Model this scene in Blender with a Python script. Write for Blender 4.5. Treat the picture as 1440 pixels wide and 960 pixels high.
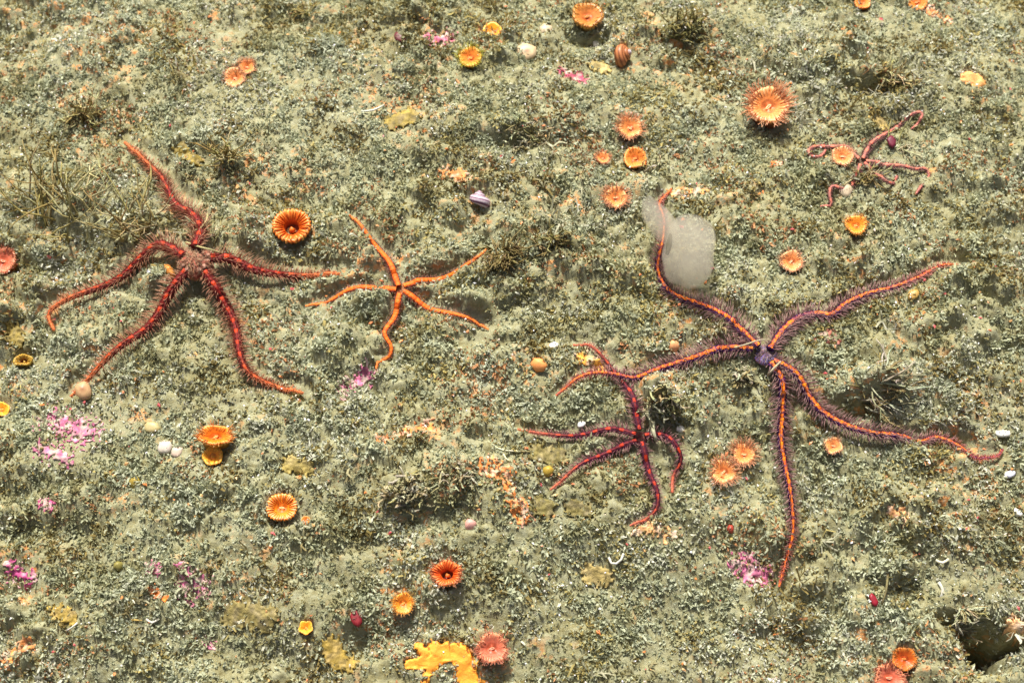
import bpy, math, random
import numpy as np
from mathutils import Vector, Matrix

for o in list(bpy.data.objects):
    bpy.data.objects.remove(o, do_unlink=True)
S = bpy.context.scene
COL = S.collection
S.unit_settings.scale_length = 0.1          # one unit is ten centimetres
random.seed(7); RNG = np.random.default_rng(11)

# ------------------------------------------------------------------ camera
TILT = math.radians(32); DIST = 5.2; LENS = 52.0
cd = bpy.data.cameras.new('camera'); cam = bpy.data.objects.new('camera', cd); COL.objects.link(cam)
CAM = np.array([0, -DIST*math.sin(TILT), DIST*math.cos(TILT)])
cam.location = CAM; cam.rotation_euler = (TILT, 0, 0)
cd.lens = LENS; cd.sensor_width = 36; cd.clip_start = 0.05; cd.clip_end = 500
cd.dof.use_dof = True; cd.dof.focus_distance = 5.15; cd.dof.aperture_fstop = 1.3
S.camera = cam
S.render.resolution_x, S.render.resolution_y = 1024, 682

# ------------------------------------------------------------------ light
SUN_EL, SUN_AZ = math.radians(60), math.radians(-14)      # light comes from behind the top of the picture
L = Vector((math.sin(SUN_AZ)*math.cos(SUN_EL), math.cos(SUN_AZ)*math.cos(SUN_EL), math.sin(SUN_EL)))
sd = bpy.data.lights.new('sun', 'SUN'); sd.energy = 4.2; sd.angle = math.radians(4.0); sd.color = (1, .975, .90)
sun = bpy.data.objects.new('sun', sd); COL.objects.link(sun)
sun.rotation_euler = L.to_track_quat('Z', 'Y').to_euler(); sun.location = (0, 0, 20)
W = bpy.data.worlds.new('World'); S.world = W; W.use_nodes = True
wn = W.node_tree.nodes; bg = wn['Background']; sky = wn.new('ShaderNodeTexSky')
sky.sky_type = 'NISHITA'; sky.sun_disc = False; sky.air_density = .45; sky.dust_density = 6; sky.ozone_density = 0; sky.sun_elevation = SUN_EL; sky.sun_rotation = SUN_AZ
W.node_tree.links.new(sky.outputs[0], bg.inputs[0]); bg.inputs[1].default_value = 0.09
V = S.view_settings; V.view_transform = 'Standard'; V.look = 'None'; V.gamma = 1; V.use_curve_mapping = False
V.exposure = 0.80
S.cycles.volume_bounces = 8; S.cycles.volume_step_rate = 1

# ------------------------------------------------------------------ noise
def _h(ix, iy, s):
    n = (ix.astype(np.int64)*374761393 + iy.astype(np.int64)*668265263 + s*1442695041) & 0xFFFFFFFF
    n = ((n ^ (n >> 13))*1274126177) & 0xFFFFFFFF
    n = ((n ^ (n >> 16))*2246822519) & 0xFFFFFFFF
    return ((n ^ (n >> 15)) & 0xFFFFFF)/float(0x1000000)
def perlin(x, y, s=0):
    x = np.asarray(x, float); y = np.asarray(y, float)
    ix = np.floor(x); iy = np.floor(y); fx = x-ix; fy = y-iy
    u = fx*fx*fx*(fx*(fx*6-15)+10); v = fy*fy*fy*(fy*(fy*6-15)+10)
    def g(a, b):
        t = _h(ix+a, iy+b, s)*6.2831853
        return np.cos(t)*(fx-a)+np.sin(t)*(fy-b)
    a = g(0, 0); b = g(1, 0); c = g(0, 1); d = g(1, 1)
    return 1.4*((a+(b-a)*u)*(1-v)+(c+(d-c)*u)*v)
def fbm(x, y, s=0, n=4, gain=.5):
    r = 0; a = 1
    for k in range(n):
        r = r+a*perlin(x, y, s+k*17); x = x*2.03+3.1; y = y*2.03-1.7; a *= gain
    return r
def worley(x, y, s=0):
    ix = np.floor(x); iy = np.floor(y); best = np.full(np.shape(x), 9.)
    for a in (-1, 0, 1):
        for b in (-1, 0, 1):
            cx = ix+a; cy = iy+b
            d = (cx+_h(cx, cy, s)-x)**2+(cy+_h(cx, cy, s+91)-y)**2
            best = np.minimum(best, d)
    return np.sqrt(best)

# ------------------------------------------------------------------ seabed height
PXF = 1440*LENS/36
def ray(px, py):
    px = np.asarray(px, float); py = np.asarray(py, float)
    x = (px-720)/PXF; y = -(py-480)/PXF
    return np.stack([x, y*math.cos(TILT)+math.sin(TILT), y*math.sin(TILT)-math.cos(TILT)], -1)
# hollows (some added to make dark shade) and mounds read off the photograph: px, py, height, sx, sy
LUMPS = [(1383, 898, -.85, .062, .040), (1350, 872, -.24, .05, .02), (1430, 902, -.3, .04, .018), (1395, 930, -.25, .05, .03), (1225, 122, -.13, .09, .035), (1200, 572, -.22, .075, .030),
         (835, 58, -.10, .10, .04), (575, 700, .10, .13, .10), (585, 735, -.08, .10, .05), (640, 668, .06, .09, .05),
         (20, 75, -.10, .08, .05), (130, 300, .07, .22, .08), (700, 365, .05, .08, .05), (935, 560, .07, .09, .05),
         (940, 592, -.09, .09, .04), (505, 905, -.12, .06, .05), (1240, 545, .2, .11, .045), (965, 45, .06, .10, .05),
         (965, 70, -.06, .12, .04), (420, 25, -.05, .08, .05), (640, 835, .05, .16, .06), (560, 885, -.06, .14, .04),
         (120, 880, .08, .2, .1), (380, 870, .06, .16, .08), (245, 180, -.06, .05, .03), (730, 180, .05, .2, .06), (730, 200, -.05, .2, .03),
         (1180, 60, .05, .2, .08), (1345, 618, -.14, .06, .03), (1340, 760, .06, .2, .12), (80, 720, .05, .2, .05), (60, 745, -.06, .2, .04),
         (275, 372, .05, .16, .12), (1075, 500, .05, .16, .12), (282, 405, -.06, .05, .035)]
def base_surface(x, y):
    z = -.094*(y-1.35)**2+.094*1.82-.034*x*x  # bed bowed in both axes so the sunlight falls off from the top
    z = np.where(np.abs(x)+np.abs(y) > 6, -.094*np.clip(y-1.35, -5, 5)**2-.034*np.clip(x, -5, 5)**2+.14, z)
    z = z+.06*perlin(x*.8+4.2, y*1.0+1.3, 3)
    u = x*.97-y*.24; v = x*.24+y*.97
    w = perlin(u*.9, v*2.1, 5)
    z = z+.028*(1-np.abs(w)*2)*.6
    z = z+.022*perlin(u*2.1+9, v*3.6, 8)
    return z
def march(fn, px, py, h=0.):
    d = ray(px, py); t = np.full(d.shape[:-1], DIST*1.0)
    for _ in range(40):
        p = CAM+d*t[..., None]
        t = t+.6*(fn(p[..., 0], p[..., 1])+h-p[..., 2])/d[..., 2]
    return CAM+d*t[..., None]
LW = [(march(base_surface, np.array([a]), np.array([b]))[0], c*(1 if abs(c) > .24 else .6), d, e) for a, b, c, d, e in LUMPS]
def macro(x, y):
    z = base_surface(x, y)
    for p, a, sx, sy in LW:
        jx = .35*sx*perlin(x*9, y*9, 61) if a < -.2 else 0.
        z = z+a*np.exp(-((x-p[0]+jx)/sx)**2-((y-p[1]+jx)/sy)**2)
    return z
def upper(x, y):                           # the bed with its small hollows bridged
    z = base_surface(x, y)
    for p, a, sx, sy in LW:
        if a > 0: z = z+a*np.exp(-((x-p[0])/sx)**2-((y-p[1])/sy)**2)
    return z
def on_ground(px, py, h=0.): return march(macro, px, py, h)
def at(px, py, h=0.):
    return Vector(on_ground(np.array([px]), np.array([py]), h)[0])
def wsize(px_len, p):                      # picture length -> length at a point
    v = np.array(p)-CAM
    depth = v[1]*math.sin(TILT)-v[2]*math.cos(TILT)
    return px_len*depth/PXF

# mask: where things sit the turf is thinner and flatter
MX0, MX1, MY0, MY1, MS = -2.6, 2.6, -2.2, 2.6, .01
MASK = np.zeros((int((MY1-MY0)/MS)+1, int((MX1-MX0)/MS)+1))
GX, GY = np.meshgrid(np.arange(MASK.shape[1])*MS+MX0, np.arange(MASK.shape[0])*MS+MY0)
def stamp(x, y, r, v=1.):
    i0 = max(0, int((x-r*1.6-MX0)/MS)); i1 = min(MASK.shape[1], int((x+r*1.6-MX0)/MS)+2)
    j0 = max(0, int((y-r*1.6-MY0)/MS)); j1 = min(MASK.shape[0], int((y+r*1.6-MY0)/MS)+2)
    if i1 <= i0 or j1 <= j0: return
    d = np.hypot(GX[j0:j1, i0:i1]-x, GY[j0:j1, i0:i1]-y)
    m = v*np.clip((r*1.5-d)/(r*.6), 0, 1)
    MASK[j0:j1, i0:i1] = np.maximum(MASK[j0:j1, i0:i1], m)
def mask_at(x, y):
    i = np.clip(((x-MX0)/MS).astype(int), 0, MASK.shape[1]-1); j = np.clip(((y-MY0)/MS).astype(int), 0, MASK.shape[0]-1)
    inside = (x > MX0) & (x < MX1) & (y > MY0) & (y < MY1)
    return np.where(inside, MASK[j, i], 0)
def detail(x, y):
    rough = np.clip(.75+.7*perlin(x*1.3, y*1.6, 40), .25, 1.4)
    wx = x+.03*perlin(x*9, y*9, 50); wy = y+.03*perlin(x*9+5, y*9, 51)
    u = wx*.95-wy*.3; v = wx*.3+wy*.95
    z = .016*perlin(u*3.6, v*5.0, 41)+.016*perlin(u*9, v*12, 42)
    c0 = worley(u*6.5, v*9, 46); c1 = worley(u*15, v*20, 43); c2 = worley(u*38, v*46, 44)
    sp = np.clip(.5+1.2*perlin(u*3, v*4, 47), 0, 1.2)
    z = z+.075*sp*np.clip(.6-c0, 0, 1)*1.5+.026*(.6-np.minimum(c1, 1)**1.5)+.013*(.6-np.minimum(c2, 1)**1.3)
    z = z+.006*perlin(x*70, y*80, 45)
    return z*rough*(1-.65*mask_at(x, y))-.012*mask_at(x, y)
def height(x, y):
    return macro(x, y)+detail(x, y)

# ------------------------------------------------------------------ mesh helpers
def tag(o, label=None, cat=None, group=None, kind=None):
    if label: o['label'] = label
    if cat: o['category'] = cat
    if group: o['group'] = group
    if kind: o['kind'] = kind
    return o
def empty(name, loc, quat=None):
    o = bpy.data.objects.new(name, None); COL.objects.link(o); o.location = loc
    o.empty_display_size = .05
    if quat is not None:
        o.rotation_mode = 'QUATERNION'; o.rotation_quaternion = quat
    return o
def np_mesh(name, v, f, col=None, smooth=True):
    """v (n,3), f (m,k) with one k, col (n,3)"""
    m = bpy.data.meshes.new(name); k = f.shape[1]
    m.vertices.add(len(v)); m.vertices.foreach_set('co', np.ascontiguousarray(v, np.float32).ravel())
    m.loops.add(f.size); m.loops.foreach_set('vertex_index', np.ascontiguousarray(f, np.int32).ravel())
    m.polygons.add(len(f)); m.polygons.foreach_set('loop_start', np.arange(0, f.size, k, dtype=np.int32))
    m.polygons.foreach_set('loop_total', np.full(len(f), k, np.int32))
    m.polygons.foreach_set('use_smooth', np.full(len(f), smooth))
    m.update(calc_edges=True)
    if col is not None:
        a = m.color_attributes.new('Col', 'FLOAT_COLOR', 'POINT')
        a.data.foreach_set('color', np.concatenate([col, np.ones((len(v), 1))], 1).astype(np.float32).ravel())
    return m
class MB:
    def __init__(s): s.v = []; s.f = []; s.c = []
    def add(s, vs, fs, cs):
        b = len(s.v); s.v += [tuple(p) for p in vs]; s.f += [tuple(i+b for i in q) for q in fs]
        s.c += list(cs) if isinstance(cs, list) else [cs]*len(vs)
    def tube(s, pts, rad, col, n=6, cap=True, flat_=1., jitter=0):
        P = [Vector(p) for p in pts]; m = len(P); vs = []; cs = []; up = Vector((0, 0, 1))
        for i, p in enumerate(P):
            t = (P[min(i+1, m-1)]-P[max(i-1, 0)])
            t = t.normalized() if t.length > 1e-9 else Vector((1, 0, 0))
            a = t.cross(up); a = a.normalized() if a.length > 1e-4 else Vector((1, 0, 0)); b = a.cross(t)
            r = rad[i] if hasattr(rad, '__len__') else rad
            for k in range(n):
                th = 2*math.pi*k/n; rr = r*(1+jitter*random.uniform(-1, 1))
                vs.append(p+a*math.cos(th)*rr+b*math.sin(th)*rr*flat_)
                cs.append(col[i] if isinstance(col, list) else col)
        fs = [(i*n+k, i*n+(k+1) % n, (i+1)*n+(k+1) % n, (i+1)*n+k) for i in range(m-1) for k in range(n)]
        if cap: fs += [tuple(range(n))[::-1], tuple((m-1)*n+k for k in range(n))]
        s.add(vs, fs, cs)
    def lathe(s, prof, n, colf, radf=None, close=False):
        """prof [(r,z)], colf(j,k)->rgb, radf(j,th)->(scale,dz)"""
        vs = []; cs = []
        for j, (r, z) in enumerate(prof):
            for k in range(n):
                th = 2*math.pi*k/n; sc, dz = radf(j, th) if radf else (1, 0)
                vs.append((r*sc*math.cos(th), r*sc*math.sin(th), z+dz)); cs.append(colf(j, k))
        m = len(prof)
        fs = [(j*n+k, j*n+(k+1) % n, (j+1)*n+(k+1) % n, (j+1)*n+k) for j in range(m-1) for k in range(n)]
        if close: fs.append(tuple((m-1)*n+k for k in range(n)))
        s.add(vs, fs, cs)
    def build(s, name, mat, parent=None, origin=(0, 0, 0), smooth=True):
        m = bpy.data.meshes.new(name); ox, oy, oz = origin
        m.from_pydata([(x-ox, y-oy, z-oz) for x, y, z in s.v], [], s.f); m.update()
        a = m.color_attributes.new('Col', 'FLOAT_COLOR', 'POINT')
        a.data.foreach_set('color', np.array([(*c, 1) for c in s.c], np.float32).ravel())
        if smooth: m.polygons.foreach_set('use_smooth', np.ones(len(m.polygons), bool))
        o = bpy.data.objects.new(name, m); COL.objects.link(o); m.materials.append(mat)
        if parent: o.parent = parent
        return o
def mixc(a, b, t): return tuple(a[i]+(b[i]-a[i])*t for i in range(3))
def vary(c, k=.12):
    f = 1+random.uniform(-k, k); return tuple(max(0, x*f*(1+random.uniform(-k, k)*.4)) for x in c)

# ------------------------------------------------------------------ materials
def mat_attr(name, rough=.55, spec=.3, trans=0., grain=.12, gscale=160., sss=0., bump=.0, bscale=120.):
    m = bpy.data.materials.new(name); m.use_nodes = True; nt = m.node_tree; N = nt.nodes; K = nt.links
    p = N['Principled BSDF']; a = N.new('ShaderNodeAttribute'); a.attribute_name = 'Col'
    tc = N.new('ShaderNodeTexCoord'); nz = N.new('ShaderNodeTexNoise'); nz.inputs['Scale'].default_value = gscale; nz.inputs['Detail'].default_value = 3
    K.new(tc.outputs['Object'], nz.inputs['Vector'])
    mr = N.new('ShaderNodeMapRange'); mr.inputs[1].default_value = .25; mr.inputs[2].default_value = .75
    mr.inputs[3].default_value = 1-grain*2; mr.inputs[4].default_value = 1+grain*2
    K.new(nz.outputs['Fac'], mr.inputs[0])
    mx = N.new('ShaderNodeVectorMath'); mx.operation = 'SCALE'
    K.new(a.outputs['Color'], mx.inputs[0]); K.new(mr.outputs[0], mx.inputs['Scale'])
    K.new(mx.outputs[0], p.inputs['Base Color'])
    p.inputs['Roughness'].default_value = rough; p.inputs['Specular IOR Level'].default_value = spec
    if sss:
        p.inputs['Subsurface Weight'].default_value = sss; p.inputs['Subsurface Radius'].default_value = (.04, .02, .01)
        p.inputs['Subsurface Scale'].default_value = .5
    if bump:
        b = N.new('ShaderNodeBump'); b.inputs['Strength'].default_value = bump; b.inputs['Distance'].default_value = .01
        n2 = N.new('ShaderNodeTexNoise'); n2.inputs['Scale'].default_value = bscale; n2.inputs['Detail'].default_value = 4
        K.new(tc.outputs['Object'], n2.inputs['Vector']); K.new(n2.outputs['Fac'], b.inputs['Height']); K.new(b.outputs[0], p.inputs['Normal'])
    if trans:
        tr = N.new('ShaderNodeBsdfTranslucent'); K.new(mx.outputs[0], tr.inputs['Color'])
        ms = N.new('ShaderNodeMixShader'); ms.inputs[0].default_value = trans
        out = N['Material Output']; K.new(p.outputs[0], ms.inputs[1]); K.new(tr.outputs[0], ms.inputs[2]); K.new(ms.outputs[0], out.inputs[0])
    return m
def ramp(N, stops):
    r = N.new('ShaderNodeValToRGB'); e = r.color_ramp.elements
    while len(e) < len(stops): e.new(.5)
    for k, (p, c) in enumerate(stops): e[k].position = p; e[k].color = (*c, 1)
    return r
def mat_seabed():
    m = bpy.data.materials.new('silt'); m.use_nodes = True; nt = m.node_tree; N = nt.nodes; K = nt.links
    p = N['Principled BSDF']; tc = N.new('ShaderNodeTexCoord')
    def noise(sc, det=4, rough=.6):
        n = N.new('ShaderNodeTexNoise'); n.inputs['Scale'].default_value = sc; n.inputs['Detail'].default_value = det
        n.inputs['Roughness'].default_value = rough; K.new(tc.outputs['Object'], n.inputs['Vector']); return n.outputs['Fac']
    def mix(a, b, f):
        x = N.new('ShaderNodeMix'); x.data_type = 'RGBA'
        K.new(f, x.inputs[0]); K.new(a, x.inputs[6]); K.new(b, x.inputs[7]); return x.outputs[2]
    def step(src, lo, hi, top=1.):
        r = N.new('ShaderNodeMapRange'); r.inputs[1].default_value = lo; r.inputs[2].default_value = hi; r.inputs[4].default_value = top
        K.new(src, r.inputs[0]); return r.outputs[0]
    r1 = ramp(N, [(.3, (.16, .135, .05)), (.45, (.24, .225, .115)), (.55, (.30, .295, .175)), (.7, (.36, .36, .235))]); K.new(noise(38, 5, .7), r1.inputs[0])  # darker than the turf: shade of gaps and pit walls in the colour
    r2 = ramp(N, [(.35, (.20, .17, .065)), (.6, (.27, .265, .16))]); K.new(noise(5, 4), r2.inputs[0])
    c = mix(r1.outputs[0], r2.outputs[0], step(noise(2.3, 3), .35, .65, .55))
    r3 = ramp(N, [(.3, (.55, .16, .03)), (.5, (.62, .30, .10)), (.7, (.58, .42, .28))]); K.new(noise(60, 2), r3.inputs[0])
    reg = N.new('ShaderNodeMath'); reg.operation = 'MULTIPLY'
    K.new(step(noise(2.6, 3), .50, .62), reg.inputs[0]); K.new(step(noise(26, 4), .54, .60, .85), reg.inputs[1])
    c = mix(c, r3.outputs[0], reg.outputs[0])
    K.new(c, p.inputs['Base Color'])
    p.inputs['Roughness'].default_value = .8; p.inputs['Specular IOR Level'].default_value = .2
    b = N.new('ShaderNodeBump'); b.inputs['Strength'].default_value = .7; b.inputs['Distance'].default_value = .006
    K.new(noise(150, 4, .7), b.inputs['Height']); K.new(b.outputs[0], p.inputs['Normal'])
    return m
M_BED = mat_seabed()
M_TURF = mat_attr('turf', .8, .15, .38, .14, 90)
M_ARM = mat_attr('brittle_star_skin', .6, .2, 0, .12, 120, bump=.3)
M_PLATE = mat_attr('brittle_star_plate', .6, .15, 0, .10, 200)
M_SPINE = mat_attr('brittle_star_spine', .4, .3, .45, .1, 60)
M_CUP = mat_attr('coral_flesh', .42, .35, 0, .09, 60, sss=.35)
M_TENT = mat_attr('coral_tentacle', .4, .3, .5, .1, 60)
M_CRUST = mat_attr('crust', .65, .3, 0, .22, 45, bump=.7, bscale=60)
M_SPONGE = mat_attr('sponge', .6, .3, 0, .08, 40, sss=.25, bump=.35, bscale=70)
M_SHELL = mat_attr('shell', .45, .35, 0, .06, 60)
M_FIL = mat_attr('filament', .7, .2, .2, .15, 80)

# ------------------------------------------------------------------ things read off the photograph
STARS = []      # filled below; needed first for the mask
def catmull(P, step):
    P = np.array(P, float); Q = np.vstack([2*P[0]-P[1], P, 2*P[-1]-P[-2]]); out = []
    for i in range(1, len(Q)-2):
        a, b, c, d = Q[i-1:i+3]
        for t in np.linspace(0, 1, 12, endpoint=False):
            out.append(.5*((2*b)+(-a+c)*t+(2*a-5*b+4*c-d)*t*t+(-a+3*b-3*c+d)*t**3))
    out.append(P[-1]); out = np.array(out)
    s = np.concatenate([[0], np.cumsum(np.linalg.norm(np.diff(out, axis=0), axis=1))])
    n = max(4, int(s[-1]/step)); u = np.linspace(0, s[-1], n+1)
    return np.stack([np.interp(u, s, out[:, k]) for k in range(out.shape[1])], 1), s[-1]

STAR_SPECS = [
 dict(name='brittle_star', label='large crimson brittle star with long bristly spines, left of the ribbed open cup coral', disc=(277, 374), dr=25, w=18, tipw=4, spine=21, seg=.0155,
      body=(.11, .013, .011), plate=(.18, .013, .009), mark=(.44, .038, .010), tip=(.80, .24, .07), spc=((.40, .15, .085), (.66, .42, .26)), discc=(.30, .12, .07), markstep=3,
      arms=[[(277, 352), (283, 325), (268, 302), (248, 288), (236, 265), (226, 246), (204, 226), (174, 196)],
            [(258, 364), (240, 352), (222, 349), (200, 364), (172, 389), (130, 408), (90, 424), (68, 440), (76, 464)],
            [(262, 386), (237, 420), (207, 460), (166, 495), (122, 534), (99, 557)],
            [(291, 388), (314, 424), (331, 460), (338, 500), (350, 524), (380, 537), (426, 550)],
            [(300, 366), (328, 367), (355, 382), (385, 387), (430, 383), (478, 381)]]),
 dict(name='brittle_star', label='small bright orange brittle star with five slim arms spread on open silt', disc=(563, 410), dr=10, w=10.5, tipw=2.5, spine=9, seg=.0125,
      body=(.42, .06, .03), plate=(.70, .12, .012), mark=(.74, .14, .014), tip=(.78, .22, .05), spc=((.33, .12, .08), (.42, .24, .17)), discc=(.60, .20, .06), markstep=2,
      arms=[[(559, 400), (547, 370), (524, 338), (506, 316), (491, 299)],
            [(573, 405), (600, 395), (640, 385), (667, 368), (684, 347)],
            [(573, 415), (600, 430), (640, 443), (665, 449), (687, 461)],
            [(561, 420), (555, 445), (541, 470), (550, 488), (547, 500), (532, 506), (529, 519)],
            [(552, 409), (520, 407), (490, 410), (460, 421), (429, 428)]]),
 dict(name='brittle_star', label='dark purple-red brittle star half under a shaggy turf tuft, below the purple and orange one', disc=(900, 617), dr=10, w=11, tipw=3, spine=13, seg=.0145,
      body=(.055, .010, .022), plate=(.12, .012, .016), mark=(.42, .036, .012), tip=(.70, .20, .10), spc=((.28, .08, .12), (.66, .42, .36)), discc=(.20, .03, .05), markstep=3,
      arms=[[(896, 604), (892, 575), (888, 556), (876, 537), (855, 510), (831, 487), (806, 482)],
            [(888, 610), (870, 605), (845, 604), (800, 612), (760, 611), (728, 602)],
            [(889, 623), (850, 637), (815, 655), (774, 686)],
            [(904, 628), (908, 648), (914, 670), (924, 697), (920, 720), (886, 738)],
            [(912, 611), (928, 610), (944, 622), (957, 648), (947, 668), (945, 693)]]),
 dict(name='brittle_star', label='largest brittle star, purple with bright orange arm stripes, right of centre', disc=(1076, 501), dr=16, w=14, tipw=3.2, spine=21, seg=.0125,
      body=(.055, .012, .075), plate=(.78, .15, .008), mark=(.80, .21, .010), tip=(.72, .15, .03), spc=((.26, .11, .14), (.62, .41, .35)), discc=(.11, .06, .13), markstep=2,
      arms=[[(1061, 485), (1030, 455), (990, 431), (950, 413), (930, 392), (925, 368), (932, 338), (933, 310), (927, 286), (945, 262)],
            [(1050, 488), (1020, 491), (985, 501), (950, 509), (920, 518), (893, 530), (866, 527), (838, 524), (812, 531), (782, 556)],
            [(1084, 490), (1100, 466), (1124, 445), (1150, 438), (1170, 440), (1190, 425), (1220, 413), (1255, 405), (1290, 390), (1322, 371), (1352, 371)],
            [(1087, 516), (1098, 540), (1099, 580), (1097, 620), (1103, 660), (1111, 700), (1115, 745), (1106, 785), (1095, 826)],
            [(1092, 512), (1118, 528), (1140, 563), (1160, 584), (1195, 603), (1230, 611), (1265, 613), (1293, 620), (1318, 611), (1350, 624), (1372, 641), (1402, 640), (1412, 628)]]),
 dict(name='brittle_star', label='small pinkish-red brittle star with looped curled arms, upper right beside a cup coral', disc=(1211, 229), dr=7, w=7.2, tipw=3., spine=8, seg=.012,
      body=(.27, .12, .10), plate=(.34, .13, .10), mark=(.62, .17, .11), tip=(.50, .16, .13), spc=((.22, .07, .08), (.36, .2, .17)), discc=(.24, .15, .11), markstep=3,
      arms=[[(1214, 222), (1222, 207), (1238, 193), (1260, 177), (1282, 160), (1296, 160), (1292, 172), (1282, 180)],
            [(1203, 222), (1190, 208), (1168, 203), (1147, 204), (1136, 214), (1140, 223), (1153, 221), (1162, 208)],
            [(1206, 240), (1201, 255), (1188, 265), (1170, 264), (1166, 274), (1169, 286), (1154, 288)],
            [(1218, 235), (1230, 245), (1245, 258), (1258, 254), (1262, 245)],
            [(1222, 230), (1245, 232), (1268, 236), (1285, 240), (1301, 236), (1306, 247), (1295, 262), (1288, 272)]]),
]
for sp in STAR_SPECS:
    P = at(*sp['disc']); sp['P'] = P
    for a in sp['arms']: a[0] = tuple(a[0][k]+{18: .1, 14: .3}.get(sp['w'], .45)*(sp['disc'][k]-a[0][k]) for k in (0, 1))
    stamp(P.x, P.y, wsize(sp['dr']*1.3, P))
    for a in sp['arms']:
        px = np.array(a, float); w = on_ground(px[:, 0], px[:, 1])
        q, ln = catmull(w[:, :2], .03)
        for i, (x, y) in enumerate(q):
            stamp(x, y, wsize(max(sp['w'], 11), P)*(1.15-.5*i/len(q)), .35 if sp['w'] == 7.2 else 1.)

# cup corals: px, py (rim centre), radius px, style, label, options
CUPS = [
 (410, 317, 28, 'ribbed', 'ribbed deep orange cup coral with wide open dark mouth', dict(h=.085, mouth=1)),
 (396, 713, 23, 'disc', 'smooth bright orange cup coral with pale white rim streaks', dict(h=.05, ell=.9)),
 (430, 731, 6.5, 'plain', 'tiny orange cup coral bud just right of the smooth orange cup coral', dict(h=.03)),
 (330, 109, 16, 'pale', 'small orange cup coral at upper left with pale centre', dict(h=.04)),
 (347, 94, 12, 'fuzzy', 'blurred orange cup coral tucked behind another at upper left', dict(h=.03)),
 (661, 80, 17, 'green', 'orange cup coral ringed by yellow-green tentacles', dict(h=.06)),
 (692, 43, 14, 'yellow', 'plain yellow-orange cup coral above the green-fringed one', dict(h=.04)),
 (826, 21, 23, 'brown', 'knobbly brown-orange cup coral leaning over a dark hollow at top edge', dict(h=.07, tilt=(.05, .1))),
 (1081, 148, 30, 'fuzzy', 'biggest cup coral, bristling orange-brown on a ribbed dark column', dict(h=.11, colr=.88)),
 (886, 179, 18, 'fuzzy', 'fuzzy orange cup coral, top of the cluster above the translucent jelly', dict(h=.06)),
 (893, 222, 17, 'plain', 'orange cup coral half buried by turf, middle of its cluster', dict(h=.05)),
 (848, 222, 10, 'fuzzy', 'small red-orange cup coral left of the half buried one', dict(h=.04)),
 (866, 277, 17, 'fuzzy', 'round orange cup coral just left of the thin tip of a brittle star arm', dict(h=.05)),
 (1185, 219, 16, 'pale', 'pale orange cup coral sitting on the curl-armed brittle star', dict(h=.06)),
 (1204, 316, 16, 'yellowfuzz', 'yellow-orange cup coral below the curl-armed brittle star', dict(h=.045)),
 (1113, 367, 17, 'pale', 'faded peach cup coral right of the translucent jelly', dict(h=.05)),
 (1046, 638, 16, 'fuzzy', 'orange cup coral with long hazy tentacles, upper of a pair', dict(h=.06, tl=1.5)),
 (1018, 663, 18, 'fuzzy', 'orange cup coral with pale mouth slit, lower of a pair', dict(h=.06, tl=1.1)),
 (628, 806, 23, 'red', 'red-orange cup coral with a furled irregular rim near bottom centre', dict(h=.07, ell=.84, mouth=1)),
 (567, 848, 16, 'yellowfuzz', 'small yellow-orange cup coral lower left of the furled one', dict(h=.05)),
 (692, 911, 23, 'pinkish', 'rusty pink cup coral with spiky pleated tentacles beside the orange sponge', dict(h=.11)),
 (430, 882, 10.5, 'yellow', 'small plain yellow cup coral at lower left near pink crust', dict(h=.03)),
 (303, 612, 26, 'ledge', 'wide saddle-shaped orange cup coral leaning toward the viewer at left', dict(h=.08, ell=.62, tilt=(.1, .2))),
 (299, 641, 15, 'yellow', 'glossy yellow cup coral tucked under the saddle-shaped one', dict(h=.03)),
 (3, 366, 21, 'pinkish', 'pink-orange cup coral cut by the left edge of the picture', dict(h=.07)),
 (1272, 926, 18, 'brownred', 'dark orange cup coral at lower right beside the deep hollow', dict(h=.06, tl=.6)),
 (1251, 953, 22, 'pinkish', 'pink-orange tentacled cup coral cut by the bottom edge', dict(h=.07)),
 (1172, 626, 13, 'pale', 'small pinkish cup coral below the right arm of the largest brittle star', dict(h=.05)),
 (2, 575, 12, 'yellow', 'orange-yellow cup coral peeking in at the left edge', dict(h=.04)),
 (1213, 3, 12, 'plain', 'bright orange cup coral at the top edge toward the right', dict(h=.04)),
 (1290, 2, 15, 'plain', 'orange cup coral at the top edge near the right corner', dict(h=.04)),
 (32, 506, 15, 'olive', 'empty brownish-yellow cup skeleton lying near the left edge', dict(h=.03, ell=.6, mouth=1)),
]
for c in CUPS:
    p = at(c[0], c[1], c[5]['h']*.62); stamp(p.x, p.y, wsize(c[2]*.8, p))

def segdist(x, y, a, b):
    ax, ay = a; bx, by = b; dx, dy = bx-ax, by-ay; l2 = dx*dx+dy*dy+1e-12
    t = np.clip(((x-ax)*dx+(y-ay)*dy)/l2, 0, 1)
    return np.hypot(x-ax-t*dx, y-ay-t*dy)
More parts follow.
